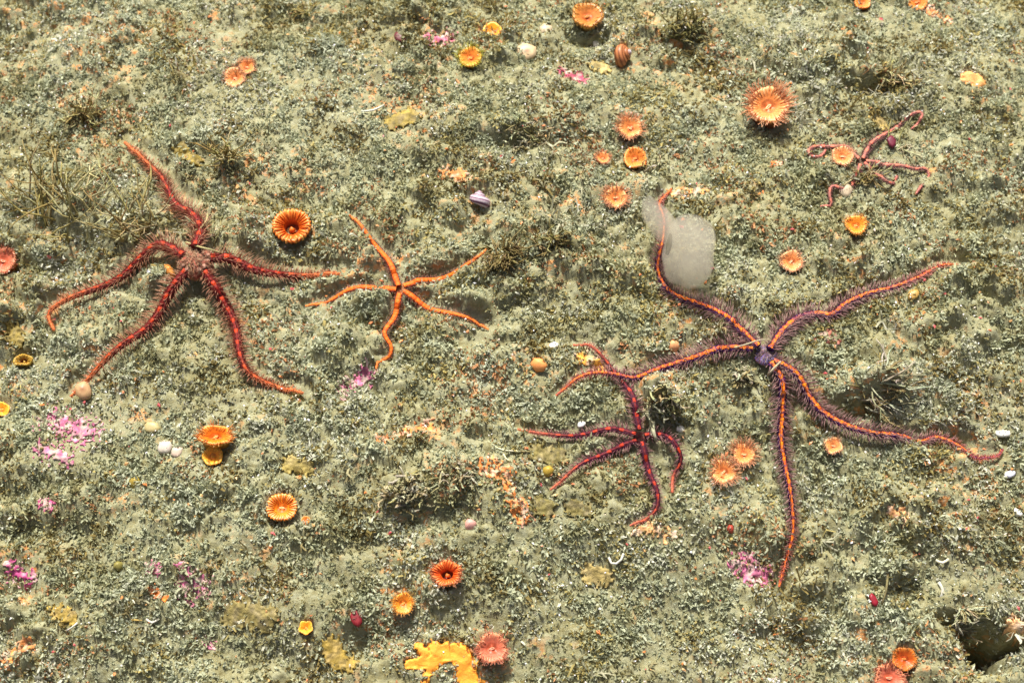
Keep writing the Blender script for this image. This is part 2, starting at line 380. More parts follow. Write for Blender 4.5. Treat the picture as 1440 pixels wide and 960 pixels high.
# crusts: name, category, label, capsules [(x1,y1,x2,y2,r)], rgb, options
PINK = (.50, .14, .24); OLV = (.29, .215, .045); ORG = (.72, .24, .06)
CRUSTS = [
 ('coralline_crust', 'crust', 'bright magenta coralline crust beside the lower arm tip of the largest star', [(1048, 795, 1068, 808, 26), (1040, 778, 1045, 780, 8)], PINK, dict(thr=.22)),
 ('coralline_crust', 'crust', 'magenta coralline crust at lower left, above the small yellow cup coral', [(262, 825, 285, 828, 21), (255, 800, 262, 805, 10), (265, 845, 272, 850, 8)], PINK, dict(thr=.2)),
 ('coralline_crust', 'crust', 'broken pink coralline crust with a cream centre below the crimson star', [(70, 590, 125, 612, 30), (55, 630, 95, 648, 18)], PINK, dict(thr=.42)),
 ('coralline_crust', 'crust', 'faint rosy coralline crust at the top, left of the green-fringed cup coral', [(610, 62, 632, 52, 16)], (.60, .16, .24), dict(thr=.35)),
 ('coralline_crust', 'crust', 'scattered pink coralline flecks below the small orange brittle star', [(486, 553, 512, 532, 18)], PINK, dict(thr=.42)),
 ('coralline_crust', 'crust', 'dull pink coralline flecks at the far left, third quarter down', [(20, 805, 40, 815, 18)], (.45, .07, .20), dict(thr=.40)),
 ('coralline_crust', 'crust', 'tiny pink coralline fleck at far left below the broken pink crust', [(60, 708, 68, 712, 12)], (.50, .08, .20), dict(thr=.2)),
 ('coralline_crust', 'crust', 'small violet-pink coralline fleck at the bottom left under the magenta crust', [(292, 900, 300, 904, 11)], PINK, dict(thr=.3)),
 ('coralline_crust', 'crust', 'dull violet coralline fleck at upper left of the lower left magenta crust', [(213, 800, 222, 802, 12)], PINK, dict(thr=.25)),
 ('coralline_crust', 'crust', 'dark crimson crust above the cluster of cup corals', [(800, 104, 815, 112, 17)], (.36, .06, .10), dict(thr=.33)),
 ('orange_sponge', 'sponge', 'smooth thick yellow-orange sponge with turf in its middle at the bottom edge', [(614, 917, 646, 921, 16), (650, 926, 664, 985, 17), (577, 936, 608, 932, 9), (588, 911, 600, 922, 8), (604, 948, 590, 985, 7), (618, 930, 604, 944, 8)], (.93, .36, .04), dict(thr=.03, dome=.022, rough=.34, sponge=1)),
 ('orange_crust', 'sponge', 'yellow-orange encrusting sponge behind the arm of the purple-red star', [(818, 504, 850, 517, 13)], (.80, .38, .06), dict(thr=.25)),
 ('orange_crust', 'sponge', 'orange encrusting sponge left of the purple striped snail', [(628, 242, 650, 252, 15)], (.72, .27, .08), dict(thr=.28)),
 ('orange_crust', 'sponge', 'speckled rusty orange crust in the middle below the left arm of the purple-red star', [(690, 660, 735, 720, 30)], ORG, dict(thr=.55)),
 ('orange_crust', 'sponge', 'pale peach crust right of the bottom arm of the purple-red star', [(900, 745, 950, 750, 20)], (.66, .36, .15), dict(thr=.52)),
 ('orange_crust', 'sponge', 'faint rusty crust spots under the small orange star at left centre', [(540, 620, 600, 600, 20)], ORG, dict(thr=.55)),
 ('orange_crust', 'sponge', 'orange-red crust fleck left of the magenta crust at lower left', [(212, 832, 232, 843, 9)], (.78, .20, .03), dict(thr=.22)),
 ('orange_crust', 'sponge', 'ginger crust in the bottom left corner', [(18, 935, 40, 915, 20)], (.68, .28, .08), dict(thr=.40)),
 ('orange_crust', 'sponge', 'tan-orange patch right of the largest star, beside its lower right arm', [(1250, 722, 1266, 730, 11)], (.62, .30, .12), dict(thr=.15, dome=.02)),
 ('orange_crust', 'sponge', 'peach crust in the lower right corner above the deep hollow', [(1420, 880, 1438, 886, 14)], (.70, .40, .18), dict(thr=.25, dome=.02)),
 ('orange_crust', 'sponge', 'orange crust along the top edge above the big bristling cup coral', [(1300, 15, 1330, 30, 13)], (.70, .25, .08), dict(thr=.4)),
 ('orange_crust', 'sponge', 'orange crust behind the thin arm tip above the translucent jelly', [(950, 275, 985, 270, 16)], (.68, .32, .10), dict(thr=.42)),
 ('orange_crust', 'sponge', 'red-orange crust chip above the translucent jelly and right of it', [(1085, 240, 1094, 234, 8)], (.80, .15, .03), dict(thr=.15)),
 ('orange_crust', 'sponge', 'dusky red crust behind the right arm of the largest star', [(1155, 475, 1172, 480, 17)], (.33, .10, .07), dict(thr=.3)),
 ('orange_crust', 'sponge', 'flat peach-orange sponge disc near the upper right corner', [(1362, 116, 1371, 119, 15)], (.74, .36, .12), dict(thr=.02, dome=.03, rough=.2, sponge=1)),
 ('olive_film', 'film', 'rounded olive-yellow film patch in the upper middle', [(555, 172, 575, 168, 20)], OLV, dict(thr=.18)),
 ('olive_film', 'film', 'olive film patch beside the arm of the crimson star at upper left', [(255, 216, 275, 228, 16)], OLV, dict(thr=.25)),
 ('olive_film', 'film', 'dark olive film patch left of the bottom arm of the purple-red star', [(805, 714, 825, 718, 16)], (.22, .18, .055), dict(thr=.2)),
 ('olive_film', 'film', 'dark olive film patch beside the golden brown sea squirt', [(755, 640, 785, 642, 18)], (.22, .18, .055), dict(thr=.2)),
 ('olive_film', 'film', 'olive film patch right of the speckled rusty crust', [(758, 710, 768, 716, 17)], (.24, .2, .06), dict(thr=.2)),
 ('olive_film', 'film', 'ochre film patch at the bottom beside the orange sponge', [(470, 915, 482, 930, 22)], (.36, .25, .05), dict(thr=.2)),
 ('olive_film', 'film', 'broad brownish film patch at lower left of the yellow cup coral', [(330, 865, 370, 870, 26)], (.26, .21, .07), dict(thr=.25)),
 ('olive_film', 'film', 'ochre film patch right of the saddle-shaped cup coral', [(408, 652, 432, 660, 18)], (.36, .28, .08), dict(thr=.35)),
 ('olive_film', 'film', 'small yellow-green film patch at the left below the crimson star', [(20, 470, 25, 480, 18)], OLV, dict(thr=.35)),
 ('olive_film', 'film', 'ochre film patch above the curl-armed brittle star', [(1232, 172, 1242, 178, 12)], (.42, .31, .10), dict(thr=.2)),
 ('olive_film', 'film', 'pale ochre film patch just left of the brown banded snail', [(838, 95, 850, 98, 13)], (.52, .40, .14), dict(thr=.22)),
 ('olive_film', 'film', 'olive film patch near bottom centre right of the furled cup coral', [(830, 808, 850, 812, 18)], (.38, .29, .10), dict(thr=.28)),
 ('olive_film', 'film', 'ochre film patch at lower left edge of the pebbly slope', [(85, 862, 98, 868, 16)], (.40, .28, .06), dict(thr=.25)),
]
for c in CRUSTS:
    for x1, y1, x2, y2, r in c[3]:
        for t in (0, .5, 1):
            p = at(x1+(x2-x1)*t, y1+(y2-y1)*t); stamp(p.x, p.y, wsize(r*.75, p), .95 if c[5].get('sponge') else .72 if c[0] == 'olive_film' else .2)

SNAILS = [(876, 80), (673, 280)]
for a in SNAILS:
    p = at(*a); stamp(p.x, p.y, .035)
p = at(972, 385); stamp(p.x, p.y, .05)

# ------------------------------------------------------------------ seabed sheet
def axis(lo, hi, d, far):
    a = np.arange(lo, hi+d, d); g = []; s = d; x = hi
    while x < far: s *= 1.22; x += s; g.append(x)
    g = np.array(g); return np.concatenate([(lo-(g-hi))[::-1], a, g])
ax_ = axis(-2.15, 2.15, .0078, 30); ay_ = axis(-1.65, 2.0, .0078, 30)
XX, YY = np.meshgrid(ax_, ay_); nx, ny = len(ax_), len(ay_)
ZZ = height(XX.ravel(), YY.ravel())
idx = np.arange(nx*ny).reshape(ny, nx)
F = np.stack([idx[:-1, :-1], idx[:-1, 1:], idx[1:, 1:], idx[1:, :-1]], -1).reshape(-1, 4)
gm = np_mesh('seabed', np.stack([XX.ravel(), YY.ravel(), ZZ], 1), F)
gm.materials.append(M_BED)
ground = bpy.data.objects.new('seabed', gm); COL.objects.link(ground); tag(ground, 'silt covered rocky seabed bowed so the light fades toward the viewer', 'seabed', kind='structure')

# ------------------------------------------------------------------ silt turf: far too many strands to count
def stain(x, y, cc, R):
    q = len(x)
    for k, (rgb, fx, lo, mx) in enumerate([((.52, .26, .12), 2.9, .28, .22), ((.42, .35, .13), 2.9, .18, .35), ((.60, .60, .48), 2.2, .14, .4), ((.26, .20, .07), 3.6, .24, .5)]):
        pm = np.clip((fbm(x*fx+k*7, y*fx*1.2, 600+k*9, 4, .6)-lo)*1.5, 0, mx)
        pick = (R.random(q) < pm)[:, None]; cc = np.where(pick, np.array(rgb)*R.uniform(.75, 1.25, (q, 1)), cc)
    return cc
def turf(name, n, nf, length, width, lean, seed, label, cols, x0=-2.5, x1=2.5, y0=-1.7, y1=2.5, dens=None, spread=.012, flo=.04):
    R = np.random.default_rng(seed)
    x = R.uniform(x0, x1, n*3); y = R.uniform(y0, y1, n*3)
    pr = np.clip(.62+.9*perlin(x*3.2, y*4.5, seed)+.5*perlin(x*11, y*14, seed+1), flo, 1)*(1-.93*mask_at(x, y))
    if dens is not None: pr = pr*dens(x, y)
    k = R.random(n*3) < pr; x = x[k][:n]; y = y[k][:n]; m = len(x)
    size = R.uniform(.6, 1.25, m)*np.clip(.9+.8*perlin(x*5, y*7, seed+2), .5, 1.6)
    tone = np.clip(.55+.45*fbm(x*2.2, y*2.6, seed+3, 4, .7)+R.normal(0, .22, m), 0, 1)
    C = np.array(cols); ci = tone*(len(C)-1); i0 = np.minimum(ci.astype(int), len(C)-2); fr = (ci-i0)[:, None]
    tc = C[i0]*(1-fr)+C[i0+1]*fr
    z = height(x, y)
    b = np.repeat(np.stack([x, y, z-.005], 1), nf, 0); sz = np.repeat(size, nf); tc = np.repeat(tc, nf, 0); q = len(b)
    az = R.uniform(0, 2*np.pi, q); el = np.arcsin(R.uniform(.10, 1., q))
    rad = np.stack([np.cos(az), np.sin(az)], 1); b[:, :2] += rad*(R.uniform(0, spread, q)*sz)[:, None]
    b[:, 2] += R.uniform(0, .008, q)*sz
    d = np.stack([np.cos(az)*np.cos(el), np.sin(az)*np.cos(el), np.sin(el)], 1)+np.array(lean)+R.normal(0, .35, (q, 3))
    d /= np.linalg.norm(d, axis=1)[:, None]
    d2 = d+R.normal(0, 1.0, (q, 3)); d2[:, 2] -= .2; d2 /= np.linalg.norm(d2, axis=1)[:, None]
    ln = (length*sz*R.uniform(.5, 1.2, q))[:, None]
    p1 = b+d*ln*.5; p2 = p1+d2*ln*.5
    wv = np.cross(d, R.normal(0, 1, (q, 3))); wv /= np.linalg.norm(wv, axis=1)[:, None]+1e-9
    wv *= (width*R.uniform(.5, 1.4, q))[:, None]
    v = np.stack([b-wv*.8, b+wv*.8, p1-wv, p1+wv, p2-wv*.7, p2+wv*.7], 1).reshape(-1, 3)
    o = np.arange(q)[:, None]*6
    f = np.concatenate([o+np.array([[0, 1, 3, 2]]), o+np.array([[2, 3, 5, 4]])])
    cc = stain(b[:, 0], b[:, 1], tc*R.uniform(.87, 1.13, (q, 1)), R)
    me = np_mesh(name, v, f, np.repeat(np.clip(cc, 0, .8), 6, 0)); me.materials.append(M_TURF)
    ob = bpy.data.objects.new(name, me); COL.objects.link(ob); tag(ob, label, 'turf', kind='stuff'); return ob
SILT = [(.31, .28, .13), (.375, .37, .205), (.43, .45, .295), (.475, .50, .345), (.53, .555, .41)]
def crumbs(name, n, nf, size, seed, label, cols):
    R = np.random.default_rng(seed)
    x = R.uniform(-2.4, 2.4, n*2); y = R.uniform(-1.65, 2.35, n*2)
    pr = np.clip(.60+.8*perlin(x*4, y*5.5, seed)+.6*perlin(x*13, y*16, seed+1), .06, 1)*(1-.85*mask_at(x, y))
    k = R.random(n*2) < pr; x = x[k][:n]; y = y[k][:n]; m = len(x)
    tone = np.clip(.55+.45*fbm(x*2.2, y*2.6, 104, 4, .7)+R.normal(0, .2, m), 0, 1); C = np.array(cols)
    ci = tone*(len(C)-1); i0 = np.minimum(ci.astype(int), len(C)-2); fr = (ci-i0)[:, None]; tc = np.repeat(C[i0]*(1-fr)+C[i0+1]*fr, nf, 0)
    x = np.repeat(x, nf)+R.normal(0, .010, m*nf); y = np.repeat(y, nf)+R.normal(0, .010, m*nf); q = len(x)
    z = height(x, y)+R.uniform(-.004, .012, q); c = np.stack([x, y, z], 1)
    az = R.uniform(0, 2*np.pi, q); el = R.normal(.35, .5, q)
    d = np.stack([np.cos(az)*np.cos(el), np.sin(az)*np.cos(el), np.sin(el)], 1)
    a = np.cross(d, R.normal(0, 1, (q, 3))); a /= np.linalg.norm(a, axis=1)[:, None]; b = np.cross(d, a)
    s = (size*R.uniform(.5, 1.4, q))[:, None]; e = R.uniform(.9, 1.9, q)[:, None]; j = lambda: R.normal(0, .5, (q, 3))*s
    v = np.stack([c+d*s*e+j(), c+a*s*.8+j(), c+b*s*.6+j(), c-a*s*.8+j(), c-b*s*.6+j(), c-d*s*e+j()], 1).reshape(-1, 3)
    o = np.arange(q)[:, None]*6
    f = np.concatenate([o+np.array([[0, 1+i, 1+(i+1) % 4]]) for i in range(4)]+[o+np.array([[5, 1+(i+1) % 4, 1+i]]) for i in range(4)])
    cc = stain(x, y, tc*R.uniform(.87, 1.13, (q, 1)), R)
    cc = np.clip(cc, 0, .8)
    me = np_mesh(name, v, f, np.repeat(cc, 6, 0)); me.materials.append(M_TURF)
    ob = bpy.data.objects.new(name, me); COL.objects.link(ob); tag(ob, label, 'silt', kind='stuff')
crumbs('silt_crumbs', 13000, 3, .0042, 401, 'grey-green silt crumbs clumped over the seabed', SILT)
turf('silt_turf', 46000, 10, .0185, .0036, (.12, -.12, .1), 101, 'short grey-green silt-dusted turf covering the seabed', SILT, x0=-2.1, x1=2.1, y0=-1.62, y1=1.95, flo=.72, spread=.013)
def patchy(x, y): return np.clip(perlin(x*2.1, y*3.2, 77)*2.6-.6, 0, 1)
turf('shaggy_turf', 3600, 7, .060, .0036, (.15, -.2, .15), 202, 'longer olive-brown shaggy turf growing in drifts', [(.20, .155, .055), (.28, .235, .11), (.38, .36, .22), (.46, .45, .32)], dens=patchy)

# ------------------------------------------------------------------ shell grit: tiny pale chips
def grit(name, n, size, cols, seed, label, spread=1.):
    R = np.random.default_rng(seed)
    x = R.uniform(-2.5, 2.5, n); y = R.uniform(-1.7, 2.5, n)
    k = R.random(n) < np.clip(.35+1.3*perlin(x*2, y*2.4, seed), .03, 1); x = x[k]; y = y[k]; m = len(x)
    z = height(x, y)+R.uniform(.008, .026, m)
    s = size*R.uniform(.5, 1.5, m)
    nrm = R.normal(0, .5, (m, 3))+np.array([-.1, .25, 1.]); nrm /= np.linalg.norm(nrm, axis=1)[:, None]
    a = np.cross(nrm, R.normal(0, 1, (m, 3))); a /= np.linalg.norm(a, axis=1)[:, None]; b = np.cross(nrm, a)
    vs = []
    for kk in range(4):
        th = kk*np.pi/2+R.uniform(-.5, .5, m); rr = s*R.uniform(.6, 1.1, m)
        vs.append(np.stack([x, y, z], 1)+a*(np.cos(th)*rr)[:, None]+b*(np.sin(th)*rr*.7)[:, None])
    vs.append(np.stack([x, y, z], 1)+nrm*(s*.45)[:, None]); vs.append(np.stack([x, y, z], 1)-nrm*(s*.4)[:, None])
    v = np.stack(vs, 1).reshape(-1, 3); o = np.arange(m)[:, None]*6
    f = np.concatenate([o+np.array([[i, (i+1) % 4, 4]]) for i in range(4)]+[o+np.array([[(i+1) % 4, i, 5]]) for i in range(4)])
    C = np.array(cols)[R.integers(0, len(cols), m)]*R.uniform(.8, 1.1, (m, 1))
    me = np_mesh(name, v, f, np.repeat(np.clip(C, 0, .9), 6, 0), smooth=False); me.materials.append(M_SHELL)
    ob = bpy.data.objects.new(name, me); COL.objects.link(ob); tag(ob, label, 'grit', kind='stuff')
grit('shell_grit', 7500, .0050, [(.8, .8, .76), (.72, .68, .6), (.8, .78, .8), (.62, .52, .40)], 301, 'tiny white shell grit sprinkled over the silt')
grit('coral_grit', 2000, .0085, [(.70, .24, .07), (.62, .20, .08), (.66, .40, .16), (.50, .10, .10), (.55, .30, .12)], 302, 'tiny rusty orange grains sprinkled over the silt')

# ------------------------------------------------------------------ brittle stars
def make_star(sp):
    P = sp['P']; cz = .016*sp['dr']/20+(.020 if sp['w'] == 18 else .006)
    root = empty(sp['name'], P); tag(root, sp['label'], 'brittle star', 'brittle stars on the seabed'); org = tuple(P)
    R = wsize(sp['dr'], P); W0 = wsize(sp['w'], P)*.5; WT = wsize(sp['tipw'], P)*.5; SL = wsize(sp['spine'], P)
    # disc: five-lobed puffy body with paired shields
    mb = MB(); dirs = []
    for a in sp['arms']:
        q = at(*a[1]); dirs.append(math.atan2(q.y-P.y, q.x-P.x))
    n = 60; vs = []; fs = []; cs = []; rings = [(0, 1.), (.3, .97), (.55, .86), (.75, .68), (.92, .38), (1., .05), (.86, -.5)]
    for j, (rr, zz) in enumerate(rings):
        for k in range(n):
            th = 2*math.pi*k/n
            near = min(abs((th-d+math.pi) % (2*math.pi)-math.pi) for d in dirs)
            lobe = 1+.10*math.cos(min(near, .62)*math.pi/.62)*-1
            bumpz = 1+.10*math.sin(th*7+j)*math.cos(j*2.1)
            vs.append((P.x+R*rr*lobe*math.cos(th), P.y+R*rr*lobe*math.sin(th), P.z+cz*.35+cz*zz*bumpz)); cs.append(vary(random.choice([sp['discc'], sp['discc'], (.12, .11, .34), (.34, .13, .14), (.2, .15, .1)]) if sp['w'] == 14 else random.choice([sp['discc'], mixc(sp['discc'], (.35, .3, .18), .5), mixc(sp['discc'], (.3, .03, .02), .5)]), .3))
    for j in range(len(rings)-1):
        for k in range(n): fs.append((j*n+k, (j+1)*n+k, (j+1)*n+(k+1) % n, j*n+(k+1) % n))
    mb.add(vs, fs, cs); disc = mb.build('disc', M_ARM, root, org)
    for d in dirs:
        for s in (-1, 1):
            m2 = MB(); th = d+s*.24; c = Vector((P.x+math.cos(th)*R*.72, P.y+math.sin(th)*R*.72, P.z+cz*.35+cz*.74))
            prof = [(0, .30), (.5, .25), (.85, .12), (1, -.15)]; cc = mixc(sp['discc'], (.20, .20, .42) if sp['w'] == 14 else (.40, .30, .24), .3)
            vs = []; fs = []; m = 8; ra = R*.12
            for j, (r_, z_) in enumerate(prof):
                for k in range(m):
                    t = 2*math.pi*k/m; lx = math.cos(t)*r_*ra*1.5; ly = math.sin(t)*r_*ra
                    vs.append((c.x+lx*math.cos(d)-ly*math.sin(d), c.y+lx*math.sin(d)+ly*math.cos(d), c.z+z_*ra))
            for j in range(3):
                for k in range(m): fs.append((j*m+k, (j+1)*m+k, (j+1)*m+(k+1) % m, j*m+(k+1) % m))
            m2.add(vs, fs, cc); m2.build('radial_shield', M_PLATE, disc, org)
    ds = MB()
    for k in range(int(26*sp['dr'])):
        th = random.uniform(0, 2*math.pi); rr = math.sqrt(random.random())*.98; le = R*random.uniform(.10, .30); w_ = .0016
        c = Vector((P.x+R*rr*math.cos(th), P.y+R*rr*math.sin(th), P.z+cz*(.35+1.0*math.sqrt(max(0, 1-rr**2.6)))))
        dv = Vector((math.cos(th)*rr+random.gauss(0, .3), math.sin(th)*rr+random.gauss(0, .3), .55)).normalized(); s1 = dv.orthogonal().normalized()*w_; s2 = dv.cross(s1)
        ds.add([c+s1-dv*.004, c-s1*.5+s2*.86-dv*.004, c-s1*.5-s2*.86-dv*.004, c+dv*le], [(0, 1, 3), (1, 2, 3), (2, 0, 3)], [vary(sp['discc'], .3)]*3+[vary(mixc(sp['spc'][1], (.45, .4, .26), .4), .25)])
    ds.build('disc_spines', M_SPINE, disc, org)
    for ai, a in enumerate(sp['arms']):
        px = np.array(a, float); lift0 = W0*.75+.014
        w = march(upper, px[:, 0], px[:, 1], lift0*.8)
        pts, ln = catmull(w[:, :2], sp['seg']); m = len(pts)
        # smooth height along the arm
        z = upper(pts[:, 0], pts[:, 1]); kz = np.maximum(z, height(pts[:, 0], pts[:, 1])-.004)
        kp = np.pad(kz, 3, 'edge'); kz = np.max([kp[k:k+len(kz)] for k in range(7)], 0)-.004; ker = np.hanning(13); ker /= ker.sum(); zs = np.convolve(np.pad(kz, 6, 'edge'), ker, 'valid')
        t = np.linspace(0, 1, m); wd = WT+(W0-WT)*(1-t)**.75; wd *= np.where(t < .10, .82+1.8*t, 1)
        zc = zs+wd*.8+.006+.006*(1-t)+.012*np.sin(t*9+ai)*(t > .15)*(t < .9)+cz*.55*np.exp(-t*m*sp['seg']/.06)
        pts3 = np.column_stack([pts, zc])
        mb = MB(); n = 10; vs = []; cs = []; fs = []
        pl = MB(); spn = MB(); sub = 2; rows = (m-1)*sub+1
        tt = np.linspace(0, m-1, rows); PI3 = np.stack([np.interp(tt, np.arange(m), pts3[:, k]) for k in range(3)], 1); WD = np.interp(tt, np.arange(m), wd)
        T = np.gradient(PI3, axis=0); T /= np.linalg.norm(T, axis=1)[:, None]
        A = np.stack([T[:, 1], -T[:, 0], np.zeros(rows)], 1); A /= np.linalg.norm(A, axis=1)[:, None]; B = np.cross(A, T)
        for i in range(rows):
            r = WD[i]*(1.06 if i % 2 == 0 else .88); u = i/(rows-1)
            for k in range(n):
                th = 2*math.pi*k/n
                vs.append(PI3[i]+A[i]*math.cos(th)*r+B[i]*math.sin(th)*r*.72)
                cs.append(mixc(vary(sp['body'], .2), sp['tip'], max(0, (u-.62)/.38)**1.1*.8))
        fs = [(i*n+k, i*n+(k+1) % n, (i+1)*n+(k+1) % n, (i+1)*n+k) for i in range(rows-1) for k in range(n)]
        fs += [tuple(range(n))[::-1], tuple((rows-1)*n+k for k in range(n))]
        mb.add(vs, fs, cs); arm = mb.build('arm', M_ARM, root, org)
        dim = {2: (.17, .27), 4: (.84, 1.)}.get(ai, (9, 9)) if sp['w'] == 14 else (9, 9)
        for i in range(m-1):
            u = i/(m-1); c0 = pts3[i]; c1 = pts3[i+1]; j = i*sub; a_ = A[j]; b_ = B[j]; r = wd[i]
            ismark = (i % sp['markstep'] == 0)
            base = sp['mark'] if ismark else sp['plate']
            base = mixc(vary(base, .14), sp['tip'], max(0, (u-.5)/.5)*.7)
            if dim[0] < u < dim[1]: base = mixc(base, sp['body'], .72)
            hw = r*((.66 if ismark else .46) if sp['w'] != 10.5 else .56)*{10.5: 1.3, 18: .58, 11: .7, 14: .84}.get(sp['w'], 1.0)
            top = .74
            vs = []
            for f, hh in ((-.12, .0), (.45, .10), (1.0, .02)):
                c = c0+(c1-c0)*f
                for s_ in (-1., -.5, .5, 1.):
                    ww = hw*(1. if f < .9 else .72)
                    x_ = s_*ww; zz = r*.72*math.sqrt(max(.05, 1-(x_/r)**2))
                    vs.append(c+a_*x_+b_*(zz+r*(.03+hh)*(1 if abs(s_) < .9 else .2)+.0006))
            fs = [(y*4+k, y*4+k+1, (y+1)*4+k+1, (y+1)*4+k) for y in range(2) for k in range(3)]
            dk = {14: .36, 18: .10, 11: .2}.get(sp['w'], .03)
            pl.add(vs, fs, [mixc(base, sp['body'], .8) if random.random() < dk else vary(base, .15) for _ in vs])
            # spines on both sides
            slen = SL*min(1., .55+u*5)*(1-u)**.55*(1 if u < .95 else .5)
            ns = 7 if sp['spine'] > 15 else 5
            for s_ in (-1, 1):
                for e in range(ns):
                    el = math.radians([-14, 2, 16, 30, 45, 58, 72][e]+random.uniform(-9, 9)); sw = random.uniform(.08, .42)
                    dv = a_*s_*math.cos(el)+b_*math.sin(el)+T[j]*sw; dv = dv/np.linalg.norm(dv)
                    b0 = c0+(c1-c0)*random.random()+a_*s_*r*.9*math.cos(el)+b_*r*.65*math.sin(el)
                    le = slen*random.uniform(.5, 1.15); wr = .00115*(.7+.5*sp['spine']/25)
                    s1 = np.cross(dv, b_); s1 = s1/(np.linalg.norm(s1)+1e-9); s2 = np.cross(dv, s1)
                    mid = b0+dv*le*.55+b_*le*.03
                    vs = [b0+s1*wr, b0-s1*wr*.5+s2*wr*.86, b0-s1*wr*.5-s2*wr*.86,
                          mid+s1*wr*.85, mid-s1*wr*.43+s2*wr*.73, mid-s1*wr*.43-s2*wr*.73, b0+dv*le+T[j]*le*.1]
                    fs = [(0, 1, 4, 3), (1, 2, 5, 4), (2, 0, 3, 5), (3, 4, 6), (4, 5, 6), (5, 3, 6)]
                    ca = vary(sp['spc'][0], .2); cb = vary(sp['spc'][1], .2); cm = mixc(ca, cb, .6)
                    if u > .6: q = (u-.6)/.4; ca = mixc(ca, sp['tip'], q*.6); cm = mixc(cm, sp['tip'], q*.5)
                    spn.add(vs, fs, [ca]*3+[cm]*3+[cb])
        pl.build('dorsal_plates', M_PLATE, arm, org, smooth=False)
        spn.build('spines', M_SPINE, arm, org)
for sp in STAR_SPECS: make_star(sp)

# ------------------------------------------------------------------ cup corals
ST = dict(  # rim, inner disc, septa, column, tentacle, tentacle length, tentacle count
 ribbed=((.78, .20, .02), (.62, .10, .006), (.95, .46, .10), (.34, .10, .012), None, 0, 0),  # pale septa paint in the rib highlights, darker inner disc the grooves
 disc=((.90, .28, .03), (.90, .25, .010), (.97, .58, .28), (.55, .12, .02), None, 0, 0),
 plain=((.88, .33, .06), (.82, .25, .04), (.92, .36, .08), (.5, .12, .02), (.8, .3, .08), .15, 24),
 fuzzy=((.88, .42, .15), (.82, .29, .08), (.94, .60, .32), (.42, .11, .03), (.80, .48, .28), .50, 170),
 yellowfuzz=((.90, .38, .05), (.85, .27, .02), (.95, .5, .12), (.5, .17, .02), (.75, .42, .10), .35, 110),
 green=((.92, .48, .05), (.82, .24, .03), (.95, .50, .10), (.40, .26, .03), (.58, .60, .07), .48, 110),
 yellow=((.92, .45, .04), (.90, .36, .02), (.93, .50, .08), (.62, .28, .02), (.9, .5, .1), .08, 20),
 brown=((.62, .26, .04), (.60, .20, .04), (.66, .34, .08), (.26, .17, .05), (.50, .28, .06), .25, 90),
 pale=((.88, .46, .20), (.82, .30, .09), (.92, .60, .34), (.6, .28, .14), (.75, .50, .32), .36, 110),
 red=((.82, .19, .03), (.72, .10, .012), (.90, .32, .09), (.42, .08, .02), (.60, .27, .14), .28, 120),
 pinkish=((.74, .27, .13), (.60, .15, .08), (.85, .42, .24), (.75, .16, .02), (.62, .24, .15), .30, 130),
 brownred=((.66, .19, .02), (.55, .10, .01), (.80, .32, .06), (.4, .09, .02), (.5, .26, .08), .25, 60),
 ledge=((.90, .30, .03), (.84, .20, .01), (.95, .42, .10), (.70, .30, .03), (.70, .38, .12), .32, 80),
 olive=((.55, .34, .05), (.36, .20, .03), (.62, .40, .08), (.32, .2, .03), None, 0, 0))
